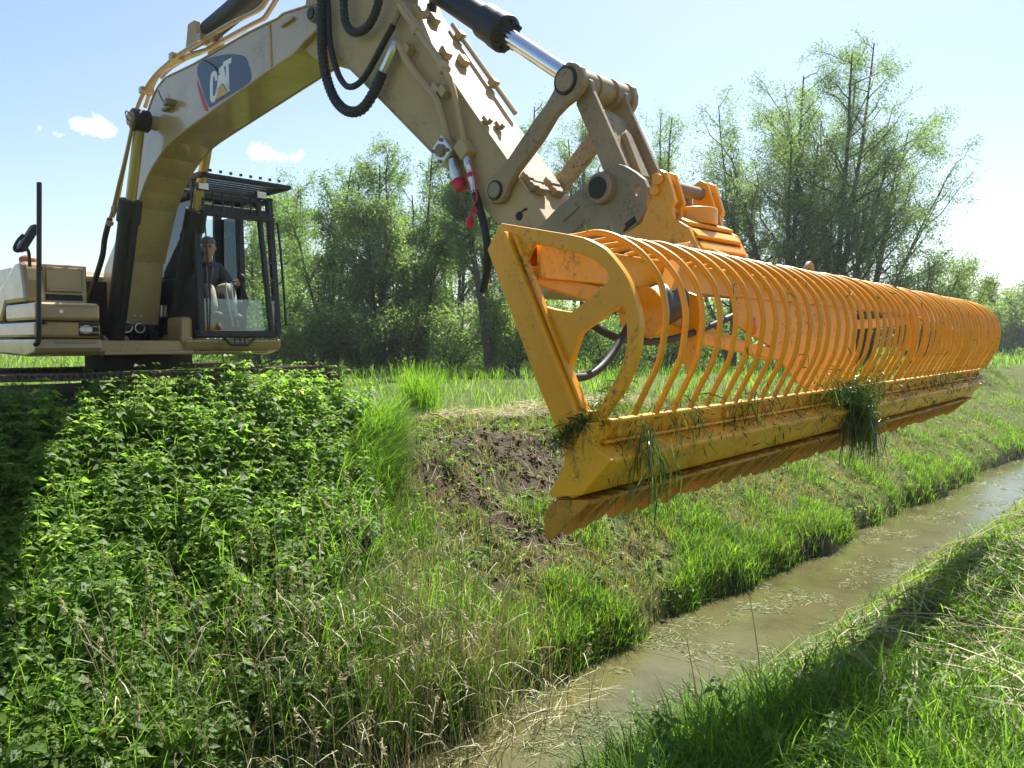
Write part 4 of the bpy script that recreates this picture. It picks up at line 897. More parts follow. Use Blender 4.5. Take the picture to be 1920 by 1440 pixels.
hd_c = Vector(ES(391, 465, .40)); kR = Vector(ES(391, 541, .74)); kL = Vector(ES(429, 540, .74)); fR = Vector(ES(403, 592, .93)); fL = Vector(ES(440, 596, .95)); hL = Vector(ES(446, 529, .80)); 
pel = Vector((.22, hd_c.y+.005, 3.82-G)); ch = Vector((.26, hd_c.y, 4.08-G)); nk = Vector((.33, hd_c.y, hd_c.z-.17)); shL = Vector((.27, hd_c.y+.19, nk.z-.06)); shR = Vector((.27, hd_c.y-.19, nk.z-.06))
elL = Vector((.42, hd_c.y+.30, nk.z-.30)); hR = Vector((.73, .50, 3.97-G)); elR = Vector((.42, hd_c.y-.29, nk.z-.30)); hpL = pel+Vector((.02,.09,-.03)); hpR = pel+Vector((.02,-.09,-.03))
hL.x = .82
op = empty('person', tuple(Vector((0,0,0))), 0); op.location = tuple(S0 + HV*.25 + AV*.79 + np.array([0,0,3.74])); op.rotation_euler = (0, 0, math.atan2(HV[1], HV[0]))
tag(op, 'man in grey cap and dark hooded jacket sitting at the controls inside the excavator cab', 'person')
OL = Vector((.25, .79, 3.74-G)); loc = lambda l: [tuple(Vector(p)-OL) for p in l]
bV, bF = skin_mesh(loc([pel, (pel+ch)/2, ch, nk, hd_c-Vector((.01,0,.06)), shL, elL, hL-Vector((.05,0,0)), shR, elR, hR-Vector((.05,0,0)), hpL, kL, kL.lerp(fL,.55), hpR, kR, kR.lerp(fR,.55)]),
    [(0,1),(1,2),(2,3),(3,4),(2,5),(5,6),(6,7),(2,8),(8,9),(9,10),(0,11),(11,12),(12,13),(0,14),(14,15),(15,16)],
    [.12,.125,.135,.055,.05,.055,.042,.026,.055,.042,.026,.085,.06,.04,.085,.06,.04])
def addm(VF): 
    k = len(bV); bV.extend(VF[0]); bF.extend(tuple(i+k for i in f) for f in VF[1])
HH = .255
addm(head_mesh(hd_c-OL, HH, rad(-34), rad(4)))
def hand(p, fwd, side, grip):
    """palm and five bent fingers closed round an upright grip"""
    p = Vector(p)-OL; fwd = Vector(fwd).normalized(); side = Vector(side).normalized(); up = fwd.cross(side)
    m_ = MB(); m_.tube([p-fwd*.06, p-fwd*.02, p+fwd*.03], [.026, .036, .034], 10)
    for k, (ln, off) in enumerate(((.066,-.030),(.075,-.010),(.070,.011),(.056,.030))):
        b = p+fwd*.03+up*off; m_.tube([b, b+fwd*ln*.5+side*.006, b+fwd*ln*.75-side*.022, b+fwd*ln*.45-side*.045, b+fwd*ln*.15-side*.05], [.010,.0098,.009,.0085,.006], 8)
    b = p-fwd*.01-up*.034; m_.tube([b, b+fwd*.03-up*.012-side*.012, b+fwd*.05-up*.004-side*.035, b+fwd*.055+up*.01-side*.045], [.012,.011,.0095,.007], 8)
    addm((m_.v, m_.f))
hand(hL, (1,-.1,-.1), (0,1,0), None); hand(hR, (1,.1,-.1), (0,-1,0), None)
M['skin'] = simple('skin', (.50, .27, .18), .5, var=.08); M['hoodie'] = simple('dark_grey_cotton', (.07, .068, .085), .9, var=.25, scale=30); M['trousers'] = simple('faded_brown_work_trousers', (.30, .27, .21), .9, var=.2); M['cap'] = simple('grey_cap', (.22, .21, .17), .9); M['trim'] = simple('pale_piping', (.33, .31, .27), .8); M['shoe'] = simple('work_shoe', (.09, .07, .05), .7)
def obj_from(name, V_, F_, mat, parent):
    o = MB().add(V_, F_).build(name, mat, parent); o.data.polygons.foreach_set('use_smooth', [True]*len(o.data.polygons)); return o
body = obj_from('body', bV, bF, M['skin'], op)
e_ = MB(); Rh = Matrix.Rotation(rad(-34), 3, 'Z')
for s in (-1, 1): 
    e_ = MB().sphere(tuple(Rh @ Vector((.40*HH, s*.14*HH, .03*HH)) + hd_c-OL), .013); e_.build('eye', simple('eye', (.03, .025, .02), .2), body)
wrL = elL.lerp(hL, .72); wrR = elR.lerp(hR, .72)
V_, F_ = skin_mesh(loc([pel-Vector((0,0,.02)), pel+Vector((0,0,.12)), ch, nk-Vector((0,0,.03)), shL, elL, wrL, shR, elR, wrR]), [(0,1),(1,2),(2,3),(2,4),(4,5),(5,6),(2,7),(7,8),(8,9)], [.155,.155,.17,.075,.08,.065,.05,.08,.065,.05])
hood = obj_from('hooded_jacket', V_, F_, M['hoodie'], op)
rg = [tuple(nk-OL+Vector((.02+.085*math.cos(a), .095*math.sin(a), -.02-.02*math.cos(a)))) for a in [k*math.pi/9 for k in range(19)]]
MB().tube(rg, .028, 8, False).build('hood_collar', M['hoodie'], hood, 0, True)
for s in (-1, 1): MB().tube([tuple(nk-OL+Vector((.10, s*.05, -.02))), tuple(ch-OL+Vector((.165, s*.035, .0))), tuple(pel-OL+Vector((.16, s*.02, .1)))], .007, 6).build('piping', M['trim'], hood)
V_, F_ = skin_mesh(loc([pel-Vector((0,0,.01)), hpL, hpL.lerp(kL,.6), kL, kL.lerp(fL,.55), fL+Vector((-.01,0,.05)), hpR, hpR.lerp(kR,.6), kR, kR.lerp(fR,.55), fR+Vector((-.01,0,.05))]), [(0,1),(1,2),(2,3),(3,4),(4,5),(0,6),(6,7),(7,8),(8,9),(9,10)], [.15,.115,.095,.085,.07,.06,.115,.095,.085,.07,.06])
obj_from('trousers', V_, F_, M['trousers'], op)
for f in (fL, fR): MB().sphere(tuple(f-OL+Vector((.05,0,.0))), .06, sc=(2.1,.95,.9)).build('shoe', M['shoe'], op, 0, True)
cv = []; cm = MB(); nu = 24
cap_c = hd_c-OL+Vector((-.01,0,.055)); rows = 7
for i in range(rows+1):
    v = (math.pi/2)*i/rows
    for j in range(nu):
        a = 2*math.pi*j/nu; p = Rh @ Vector((math.sin(v)*math.cos(a)*.125, math.sin(v)*math.sin(a)*.098, math.cos(v)*.095)); cv.append(tuple(p+cap_c))
cm.add(cv, [(i*nu+j, (i+1)*nu+j, (i+1)*nu+(j+1) % nu, i*nu+(j+1) % nu) for i in range(rows) for j in range(nu)])
cap = cm.build('cap', M['cap'], op, 0, True)
pk = [(0.08,-.075),(.15,-.07),(.185,-.03),(.19,0),(.185,.03),(.15,.07),(.08,.075)]
MB().prism(pk, lambda p: tuple(Rh @ Vector((p[0], p[1], .0-.10*max(0,p[0]-.1)))+cap_c), lambda p: tuple(Rh @ Vector((p[0], p[1], .01-.10*max(0,p[0]-.1)))+cap_c)).build('cap_peak', M['cap'], cap)
# ------------------------------------------------------------------ trees and bushes behind the bank
bark = paint('grey_brown_bark', (.055, .046, .034), amount=.5, rough=.9, coat=0, dustamt=.25, dust=(.12, .115, .09), scale=6, bump=.1)
LM = {'willow': leafmat('grey_green_willow_leaf', [(0, (.06, .095, .045)), (.5, (.11, .155, .075)), (1, (.185, .235, .125))], trans=.6, rough=.6, tcol=2.3),
      'dark': leafmat('dark_alder_leaf', [(0, (.045, .08, .03)), (.5, (.085, .135, .05)), (1, (.145, .20, .08))], trans=.6, rough=.6, tcol=2.3),
      'light': leafmat('yellow_green_leaf', [(0, (.07, .105, .04)), (.5, (.12, .165, .06)), (1, (.19, .235, .10))], trans=.6, rough=.6, tcol=2.3),
      'spruce': leafmat('blue_green_needle', [(0, (.015, .03, .016)), (1, (.04, .065, .03))], trans=.15, rough=.6)}
def tubes_np(lines, sides):
    Vs = []; Fs = []; k = 0
    for pts, rr in lines:
        P = np.asarray(pts); m_ = len(P); T = np.gradient(P, axis=0); T /= np.linalg.norm(T, axis=1, keepdims=True)+1e-9
        ref = np.array([1., .3, 0]) if abs(T[0, 2]) > .8 else np.array([0, 0, 1.]); Nn = np.cross(T, ref); Nn /= np.linalg.norm(Nn, axis=1, keepdims=True)+1e-9; Bn = np.cross(T, Nn)
        a = np.arange(sides)*2*math.pi/sides; R_ = np.asarray(rr)[:, None, None]
        Vv = P[:, None]+R_*(Nn[:, None]*np.cos(a)[None, :, None]+Bn[:, None]*np.sin(a)[None, :, None]); Vs.append(Vv.reshape(-1, 3))
        i = np.arange(m_-1)[:, None]*sides; j = np.arange(sides)[None]; j2 = (j+1) % sides
        Fs.append((np.stack([i+j, i+j2, i+sides+j2, i+sides+j], -1)+k).reshape(-1, 4)); k += m_*sides
    return np.concatenate(Vs), np.concatenate(Fs)
def leaf_quads(C, D, ln, wd, rng, tri=False):
    n = len(C); D = D/(np.linalg.norm(D, axis=1, keepdims=True)+1e-9); S = np.cross(D, rng.normal(0, 1, (n, 3))); S /= np.linalg.norm(S, axis=1, keepdims=True)+1e-9; Nn = np.cross(D, S)
    L = ln[:, None]; W = wd[:, None]
    if tri: return np.stack([C-D*L*.5, C+S*W*1.1+D*L*.05, C+D*L*.5-S*W*.7], 1).reshape(-1, 3), np.arange(n*3).reshape(-1, 3)
    Vv = np.stack([C-D*L*.5, C+S*W-Nn*W*.3, C+D*L*.5, C-S*W-Nn*W*.3], 1).reshape(-1, 3)
    return Vv, np.arange(n*4).reshape(-1, 4)
def tree(name, label, px, Z, top_py, spread, stems, leaves, seed, kind='willow', lean=0.0, low=.25, leaf=.145, nbr=9, splay=.5, group='trees behind the meadow', base_r=None, droop=.35, cat='tree', twist=.10):
    leaves = int(leaves*1.85); nbr = int(nbr*1.35); rng = np.random.default_rng(seed); X = (px-960)/FPX*Z; base = np.array([X, Z, G-.05]); Hh = (640-top_py)/FPX*Z+EYE-G
    br = base_r or .016*Hh; thick, thin, twigs = [], [], []
    for k in range(stems):
        az = 2*math.pi*(k+rng.random()*.6)/stems; hgt = Hh*(1.0 if k == 0 else rng.uniform(.62, .98)); out = spread*(rng.uniform(.05, .3) if k == 0 else rng.uniform(.25, 1.0))*splay
        n = 10; t = np.linspace(0, 1, n); d = np.array([math.cos(az), math.sin(az)*.8])
        wob = np.cumsum(rng.normal(0, twist, (n, 2)), 0)*t[:, None]*.5
        P = np.zeros((n, 3)); P[:, 0] = base[0]+d[0]*(.25*min(1, stems-1)*.6+out*t**1.25)+wob[:, 0]+lean*Hh*t**1.3; P[:, 1] = base[1]+d[1]*(.25*min(1, stems-1)+out*t**1.25)+wob[:, 1]; P[:, 2] = base[2]+hgt*t*.97
        r0 = br*(1.0 if stems == 1 else rng.uniform(.5, .8)); R_ = r0*(1-.88*t)+.012; thick.append((P, R_))
        for b in range(nbr):
            tb = low+(1-low)*((b+rng.random())/nbr)**.9; i = min(n-2, int(tb*(n-1))); f = tb*(n-1)-i; s = P[i]*(1-f)+P[i+1]*f; a2 = rng.random()*2*math.pi if stems < 3 else az+rng.normal(0, 1.2)
            ln = spread*rng.uniform(.5, 1.0)*(1-.55*tb)*(.9 if stems > 2 else 1.0); el = rng.uniform(.35, 1.0)
            m_ = 6; u_ = np.linspace(0, 1, m_); dirv = np.array([math.cos(a2)*math.cos(el), math.sin(a2)*math.cos(el), math.sin(el)])
            Q = s+dirv*ln*u_[:, None]+np.array([0, 0, 1])*ln*.22*(u_**2)[:, None]*rng.uniform(-.6, 1.2)+rng.normal(0, .05*ln, (m_, 3))*u_[:, None]
            rb = (R_[i]*.45)*(1-.85*u_)+.006; thin.append((Q, rb))
            for w in range(8):
                tw = rng.uniform(.25, 1); i2 = min(m_-2, int(tw*(m_-1))); s2 = Q[i2]+(Q[i2+1]-Q[i2])*(tw*(m_-1)-i2); d2 = dirv+rng.normal(0, .75, 3); d2 /= np.linalg.norm(d2); l2 = ln*rng.uniform(.25, .55)*(1-.3*tw); u3 = np.linspace(0, 1, 4)
                W_ = s2+d2*l2*u3[:, None]+np.array([0, 0, -1])*droop*l2*(u3**2)[:, None]; twigs.append((W_, .007*(1-.7*u3)+.003))
        # leafy shoots off the stem top
        for w in range(16):
            tb = rng.uniform(.5, 1); i = min(n-2, int(tb*(n-1))); s = P[i]; d2 = np.array([rng.normal(0, .55), rng.normal(0, .55), .9]); l2 = Hh*rng.uniform(.05, .13); u3 = np.linspace(0, 1, 4); twigs.append((s+d2*l2*u3[:, None], .007*(1-.7*u3)+.003))
    root = empty(name, tuple(base), 0); tag(root, label, cat, group)
    V1, F1 = tubes_np(thick, 7); V2, F2 = tubes_np(thin, 5); V3, F3 = tubes_np(twigs[::4], 3)
    Vv = np.concatenate([V1, V2, V3])-base; F = np.concatenate([F1, F2+len(V1), F3+len(V1)+len(V2)])
    link_mesh('trunk', np_mesh('trunk', Vv, F, bark, smooth=True), root)
    allw = twigs; wts = np.array([np.linalg.norm(w[0][-1]-w[0][0]) for w in allw]); wts = wts*rng.uniform(.4, 1.6, len(wts)); wts /= wts.sum()
    ci = rng.choice(len(allw), leaves, p=wts); TW = np.stack([w[0] for w in allw]); tt = rng.random(leaves)**.7*3; i = np.minimum(2, tt.astype(int)); f = (tt-i)[:, None]
    C = TW[ci, i]*(1-f)+TW[ci, i+1]*f + rng.normal(0, .10*(1+.02*Z), (leaves, 3)); D = (TW[ci, 3]-TW[ci, 0]); D /= np.linalg.norm(D, axis=1, keepdims=True)+1e-9
    D = D+rng.normal(0, .7, (leaves, 3))+np.array([0, 0, -.35]); ln = rng.uniform(.6, 1.25, leaves)*leaf; wd = ln*rng.uniform(.17, .26, leaves)
    Vl, Fl = leaf_quads(C, D, ln, wd, rng, True); rn = np.clip(rng.random(len(allw))[ci]*.7+rng.random(leaves)*.35, 0, 1)
    link_mesh('crown', np_mesh('crown', Vl-base, Fl, LM[kind], {'rnd': np.repeat(rn, 3)}), root); return root
T = tree
T('willow_tree', 'pale yellow-green tree just beyond the excavator cab', 545, 44, 345, 4.2, 4, 15000, 11, 'light')
T('willow_tree', 'shorter dense tree half hidden by the excavator cab', 478, 37, 385, 3.8, 4, 13000, 12, 'willow')
T('willow_tree', 'dark green tree with rounded top right of the cab handrail', 625, 35, 300, 3.8, 4, 18000, 13, 'dark', low=.15)
T('willow_tree', 'tall many-stemmed tree in the middle of the row between cab and arm', 712, 33, 278, 3.6, 5, 19000, 14, 'willow', low=.18)
T('willow_tree', 'tall tree standing directly under the excavator arm', 790, 35, 268, 3.6, 4, 18000, 15, 'dark', low=.18)
T('alder_tree', 'slender tree with leaning bare dark trunk beside the hanging hose', 918, 29, 250, 1.9, 1, 7500, 16, 'willow', lean=-.16, low=.42, base_r=.17, nbr=16, droop=.2)
T('alder_tree', 'straight thick-trunked tree behind the bucket side plate', 922, 31, 235, 2.0, 1, 7500, 17, 'dark', low=.42, base_r=.24, nbr=16, lean=-.015, droop=.2)
T('alder_tree', 'thin straight young tree next to the thick trunk', 944, 32, 330, 1.6, 1, 4500, 18, 'willow', low=.4, base_r=.11, nbr=12)
T('willow_tree', 'feathery poplar-like tree showing above the near guide link', 985, 46, 190, 3.0, 3, 10000, 19, 'light', low=.3, splay=.35)
T('willow_tree', 'thin-crowned tree seen through the triangle of arm links', 1085, 45, 205, 3.2, 3, 10000, 20, 'willow', low=.3, splay=.35)
T('willow_tree', 'narrow tree showing between power link and orange bracket', 1232, 47, 205, 3.0, 3, 10000, 21, 'light', low=.25, splay=.35)
T('willow_tree', 'outer left willow of the big clump above the bucket', 1372, 42, 190, 5.2, 3, 13000, 22, 'willow', lean=-.10, low=.2)
T('willow_tree', 'broad many-stemmed willow with rounded crown above the orange bracket', 1470, 40, 132, 6.6, 6, 32000, 23, 'willow', low=.2, nbr=13)
T('willow_tree', 'tallest willow with long dark limbs above the bucket', 1560, 40, 72, 6.8, 6, 32000, 24, 'willow', lean=.07, low=.22, nbr=13)
T('willow_tree', 'willow leaning away with wide low limbs reaching over the far bank', 1618, 42, 235, 6.1, 6, 21000, 25, 'willow', lean=.12, low=.15, nbr=10, splay=.7)
T('willow_tree', 'airy tree filling the gap behind the leaning dark trunk', 858, 40, 290, 3.8, 4, 14000, 26, 'willow', low=.12)
T('willow_tree', 'tall airy tree behind the thick straight trunk', 968, 41, 255, 3.4, 4, 13000, 27, 'willow', low=.12)
T('willow_tree', 'tree showing over the coupler behind the bucket', 1150, 44, 300, 3.0, 4, 11000, 28, 'willow', low=.12)
g2 = 'bushes along the foot of the trees'
for i, (px, Z, tp, sp, lv, kd, lb) in enumerate(((500, 31, 560, 2.6, 5000, 'dark', 'dark bush behind the cab door'), (590, 30, 575, 2.4, 5000, 'dark', 'low dark bush beyond the end of the track'), (680, 31, 590, 2.4, 5000, 'willow', 'grey-green bush under the many-stemmed tree'), (760, 32, 575, 2.5, 5500, 'light', 'light green bush between the tree trunks'), (850, 32, 570, 2.5, 5500, 'willow', 'bush left of the leaning dark trunk'), (965, 30, 560, 2.3, 5500, 'light', 'bright bush right of the thick trunk'), (1050, 31, 575, 2.6, 5500, 'willow', 'bush seen through the bucket side plate'), (1140, 32, 590, 2.6, 5500, 'dark', 'dark bush seen through the first curved bars'), (1250, 34, 585, 2.6, 5000, 'willow', 'bush behind the bucket drive motor'), (1720, 36, 470, 2.8, 8000, 'willow', 'feathery bush under the leaning willow'), (1785, 40, 475, 2.2, 7000, 'light', 'loose light bush right of the leaning willow'))):
    T('bush', lb, px, Z, tp, sp, 6, lv, 40+i, kd, low=.05, nbr=7, group=g2, leaf=.15, cat='bush', base_r=.05, splay=.8)
g3 = 'far trees beyond the end of the bucket'
for i, (px, Z, tp, sp, lv, kd, lb) in enumerate(((1880, 78, 560, 5.0, 8000, 'willow', 'far rounded bush line beyond the bucket end'), (1930, 82, 545, 5.0, 8000, 'dark', 'far dark bush at the edge of the view'), (1822, 74, 575, 4.0, 6000, 'light', 'far pale bush beside the small spruce'), (1975, 80, 540, 5, 6000, 'willow', 'farthest bush past the dark one'))):
    T('bush', lb, px, Z, tp, sp, 6, lv, 60+i, kd, low=.04, nbr=8, group=g3, leaf=.32, cat='bush', base_r=.08, splay=.9)
T('spruce_tree', 'small spire-shaped spruce far beyond the bucket end', 1848, 80, 522, .9, 1, 5000, 70, 'spruce', low=.15, nbr=26, leaf=.25, group=g3, base_r=.1, droop=.1, twist=.01)
# wood edge closing the gaps low behind the row
rng = np.random.default_rng(99)
def hedge(name, px0, px1, Z, hgt, n, kind, leaf):
    X = (rng.uniform(px0, px1, n)-960)/FPX*Z; hh = hgt*(.75+.25*np.sin(X*.9+1)+.12*np.sin(X*2.7)); z = G+rng.random(n)**.8*hh; C = np.stack([X, Z+rng.normal(0, 1.2, n), z], -1)
    Vl, Fl = leaf_quads(C, rng.normal(0, 1, (n, 3)), rng.uniform(.7, 1.3, n)*leaf, rng.uniform(.2, .3, n)*leaf, rng)
    o = link_mesh(name, np_mesh(name, Vl, Fl, LM[kind], {'rnd': np.repeat(rng.random(n), 4)})); o['kind'] = 'stuff'; tag(o, 'mass of undergrowth closing the view between the far trunks' if name == 'undergrowth' else 'distant wood edge on the horizon beyond the far bank', 'undergrowth'); return o
hedge('undergrowth', 380, 1420, 50, 5.2, 26000, 'willow', .32)
hedge('wood_edge', 1300, 2300, 130, 5.5, 9000, 'willow', 1.1)
# ------------------------------------------------------------------ ground vegetation
def blades(base, h, w, az, lean, K=3, flop=None, rnd=None, tip=.12):
    n = len(base); t = np.linspace(0, 1, K+1); d = np.stack([np.cos(az), np.sin(az), np.zeros(n)], -1); up = np.array([0, 0, 1.])
    tw = az+math.pi/2+RNG.normal(0, .5, n); s = np.stack([np.cos(tw), np.sin(tw), np.zeros(n)], -1)
    t2 = t[None, :, None]**2; t1 = t[None, :, None]; Ln = lean[:, None, None]; Hh = h[:, None, None]
    P = base[:, None]+up*Hh*(t1-.42*Ln*t2*t1)+d[:, None]*Hh*Ln*(.15*t1+.75*t2)
    wk = (1-t**1.6*(1-tip))[None, :, None]*np.minimum(1, .55+t*3)[None, :, None]*w[:, None, None]*.5
    Vv = np.stack([P-s[:, None]*wk, P+s[:, None]*wk], 2).reshape(-1, 3); m_ = 2*(K+1); k = np.arange(K)*2
    q = np.stack([k, k+1, k+3, k+2], -1); F = (np.arange(n)[:, None, None]*m_+q[None]).reshape(-1, 4)
    r = RNG.random(n) if rnd is None else rnd
    return Vv, F, np.repeat(r, m_)
def merge(parts):
    Vs, Fs, Rs, k = [], [], [], 0
    for V_, F_, r in parts: Vs.append(V_); Fs.append(F_+k); Rs.append(r); k += len(V_)
    return np.concatenate(Vs), np.concatenate(Fs), np.concatenate(Rs)
def in_view(P, m=140, low=1750):
    x, y, k = project(P); return (k > .6) & (x > -m) & (x < 1920+m) & (y > -200) & (y < low)
def scatter(n, er, cr, z0=4.0, pw=1.4, keep=None, hgt=.3):
    """about n ground points, thinned with distance, only where the photograph looks"""
    out = []; tot = 0
    for _ in range(60):
        e = RNG.uniform(*er, 60000); c = RNG.uniform(*cr, 60000); Pq = ecw(e, c, terrain(e, c)); dist = np.linalg.norm(Pq-CAMV, axis=1)
        ok = (RNG.random(60000) < np.minimum(1, (z0/dist)**pw)) & in_view(Pq+np.array([0, 0, hgt]))
        if keep is not None: ok &= keep(e, c)
        out.append(np.stack([e[ok], c[ok]], -1)); tot += ok.sum()
        if tot > n: break
    Q = np.concatenate(out)[:n]; return Q[:, 0], Q[:, 1]
def gp(e, c, dz=0): return ecw(e, c, terrain(e, c)+dz)
def tufts(e, c, nb, h, w, lean, sp, K=2, dz=-.01):
    """nb blades round each tuft point"""
    n = len(e); E2 = np.repeat(e, nb)+RNG.normal(0, sp, n*nb); C2 = np.repeat(c, nb)+RNG.normal(0, sp, n*nb)
    hs = np.repeat(RNG.uniform(*h, n), nb)*RNG.uniform(.55, 1.1, n*nb); r = np.clip(np.repeat(RNG.random(n), nb)*.65+RNG.random(n*nb)*.35, 0, 1)
    az0 = np.repeat(RNG.random(n)*6.28, nb)+RNG.normal(0, 1.3, n*nb)
    return blades(gp(E2, C2, dz), hs, RNG.uniform(*w, n*nb), az0, RNG.uniform(*lean, n*nb), K, rnd=r)
EB = lambda c: 4.0+.78*(c-5.5)                        # where the mowing of the far bank has stopped
G_ = {'lush': leafmat('lush_grass', [(0, (.045, .095, .010)), (.5, (.10, .185, .018)), (1, (.20, .29, .04))], trans=.6, rough=.5),
      'mown': leafmat('mown_bank_grass', [(0, (.045, .085, .014)), (.45, (.095, .165, .024)), (.64, (.16, .21, .04)), (.78, (.23, .19, .085)), (.92, (.16, .11, .055)), (1, (.36, .30, .16))], trans=.5, rough=.6, patch=(.19, .15, .07), pscale=1.6),
      'straw': leafmat('dry_straw', [(0, (.17, .135, .07)), (.5, (.33, .28, .16)), (1, (.48, .43, .28))], trans=.25, rough=.6),
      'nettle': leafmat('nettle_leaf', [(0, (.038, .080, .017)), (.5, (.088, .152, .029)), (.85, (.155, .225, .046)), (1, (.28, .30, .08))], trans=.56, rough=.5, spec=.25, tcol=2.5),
      'reed': leafmat('dry_reed', [(0, (.20, .16, .08)), (.6, (.36, .31, .18)), (1, (.50, .46, .31))], trans=.2, rough=.55),
      'float': leafmat('floating_weed', [(0, (.05, .075, .015)), (.5, (.11, .135, .03)), (.8, (.17, .185, .06)), (1, (.30, .29, .15))], trans=.15, rough=.55, spec=.2)}
def stuff(name, label, parts, mat, cat):
    V_, F_, r = merge(parts); o = link_mesh(name, np_mesh(name, V_, F_, mat, {'rnd': r})); o['kind'] = 'stuff'; tag(o, label, cat); return o

# nettles: a few plants modelled, then repeated over the unmown bank
def nettle_proto(rng, h=.8, levels=9):
    Vs, Fs, Rs = [], [], []; k = 0
    bend = rng.normal(0, .06, 2)
    def stem(z): return np.array([bend[0]*(z/h)**2, bend[1]*(z/h)**2, z])
    zz = np.linspace(0, h, 4)
    for a in (0, math.pi/2):
        s = np.array([math.cos(a), math.sin(a), 0])*.0035; V_ = np.concatenate([[stem(z)-s, stem(z)+s] for z in zz]); F_ = np.array([[i*2, i*2+1, i*2+3, i*2+2] for i in range(3)])
        Vs.append(V_); Fs.append(F_+k); Rs.append(np.full(len(V_), .15)); k += len(V_)
    a0 = rng.random()*6.28
    for l in range(levels):
        f = l/(levels-1); z = h*(.22+.78*f); ln = (.046+.078*math.sin(math.pi*min(1, .28+.62*(1-f))))*(1.0 if l < levels-1 else .55)
        nl = 2 if l < levels-2 else 4
        for q in range(nl):
            a = a0+l*math.pi/2+q*2*math.pi/nl+rng.normal(0, .25); dn = rng.uniform(.05, .65)*(1-.6*f)-.45*max(0, f-.8); d = np.array([math.cos(a)*math.cos(dn), math.sin(a)*math.cos(dn), -math.sin(dn)]); s = np.array([-math.sin(a), math.cos(a), rng.normal(0, .25)]); nn = np.cross(d, s)
            if nn[2] < 0: nn = -nn
            b = stem(z)+d*.018; ln *= rng.uniform(.75, 1.25); W = ln*rng.uniform(.28, .40); tip = b+d*ln+np.array([0, 0, -ln*.18])
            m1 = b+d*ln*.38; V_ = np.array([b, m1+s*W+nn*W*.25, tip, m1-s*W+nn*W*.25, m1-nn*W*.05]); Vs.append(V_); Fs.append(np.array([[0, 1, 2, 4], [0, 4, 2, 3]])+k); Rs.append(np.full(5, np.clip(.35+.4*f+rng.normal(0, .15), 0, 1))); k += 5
    return np.concatenate(Vs), np.concatenate(Fs), np.concatenate(Rs)
rp_ = np.random.default_rng(5); PROT = [nettle_proto(rp_, rp_.uniform(.65, .95), int(rp_.integers(8, 12))) for _ in range(7)]
def instance(protos, P, sc, tilt=.12):
    parts = []; which = RNG.integers(0, len(protos), len(P))
    for i, (V_, F_, r) in enumerate(protos):
        s = which == i; n = s.sum()
        if not n: continue
        a = RNG.random(n)*6.28; ca, sa = np.cos(a), np.sin(a); X = V_[None]*np.stack([np.minimum(sc[s], .85)]*2+[sc[s]], -1)[:, None]; x = X[..., 0]*ca[:, None]-X[..., 1]*sa[:, None]; y = X[..., 0]*sa[:, None]+X[..., 1]*ca[:, None]; z = X[..., 2]
        tx, ty = RNG.normal(0, tilt, (2, n)); x = x+z*tx[:, None]; y = y+z*ty[:, None]
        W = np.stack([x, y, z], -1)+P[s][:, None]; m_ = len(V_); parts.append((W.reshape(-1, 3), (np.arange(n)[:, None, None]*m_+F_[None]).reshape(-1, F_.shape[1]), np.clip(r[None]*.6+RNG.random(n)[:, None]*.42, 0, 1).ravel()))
    return merge(parts)
nk_ = lambda e, c: (e < EB(c)+.18*np.sin(3*c)+.12*np.sin(7.3*c)) & (c > 4.82+.25*np.sin(1.7*e)*(e > 0)) & ~((c > 8.62) & (e > 6.2)) & (lump(e, c, 2.6)+.6*lump(e+2, c, 5.7) > RNG.normal(-.75, .3, len(e)))
e, c = scatter(4500, (-4, 7.2), (4.8, 8.72), 6.0, 1.1, nk_, .5)
hs = np.clip(RNG.normal(.78, .16, len(e)), .4, 1.2)*(.9+.09*lump(e, c, .9))*(.85+.42*sstep(c, 6.6, 8.3))*np.where(e > EB(c)-.5, .8, 1)
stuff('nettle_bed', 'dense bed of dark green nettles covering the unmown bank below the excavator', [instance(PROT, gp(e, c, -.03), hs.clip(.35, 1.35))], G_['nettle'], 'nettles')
# grass growing through the nettles
e, c = scatter(2300, (-4, 7.4), (4.8, 8.75), 6, 1.1, nk_, .5)
stuff('bank_grass', 'tall grass blades growing through the nettles on the unmown bank', [tufts(e, c, 6, (.5, .95), (.006, .014), (.25, 1.0), .05, 4)], G_['lush'], 'grass')
# arching tall grass along the lip and the edge of the mown strip
e1, c1 = scatter(680, (4.6, 7.4), (7.4, 9.0), 8, .6, lambda e, c: (e > EB(c)-1.0) & (e < EB(c)+.45), .5)
e2, c2_ = scatter(420, (3.2, 6.6), (5.0, 8.0), 8, .6, lambda e, c: np.abs(e-EB(c)) < .32, .4)
e3, c3_ = scatter(260, (-3, 6.2), (8.2, 8.7), 8, .6, None, .5)
e4, c4_ = scatter(420, (1.8, 6.4), (4.5, 5.8), 6, .6, lambda e, c: e < 6.2-.5*(c-4.3), .4)
stuff('arching_grass', 'arching bright grass along the edge of the mown strip', [tufts(e1, c1, 14, (.5, .85), (.007, .014), (.6, 1.3), .07, 4), tufts(e2, c2_, 9, (.3, .6), (.006, .012), (.5, 1.2), .06, 4), tufts(e3, c3_, 8, (.4, .75), (.006, .012), (.3, 1.0), .06, 4), tufts(e4, c4_, 8, (.3, .65), (.005, .011), (.2, .9), .06, 4)], G_['lush'], 'grass')
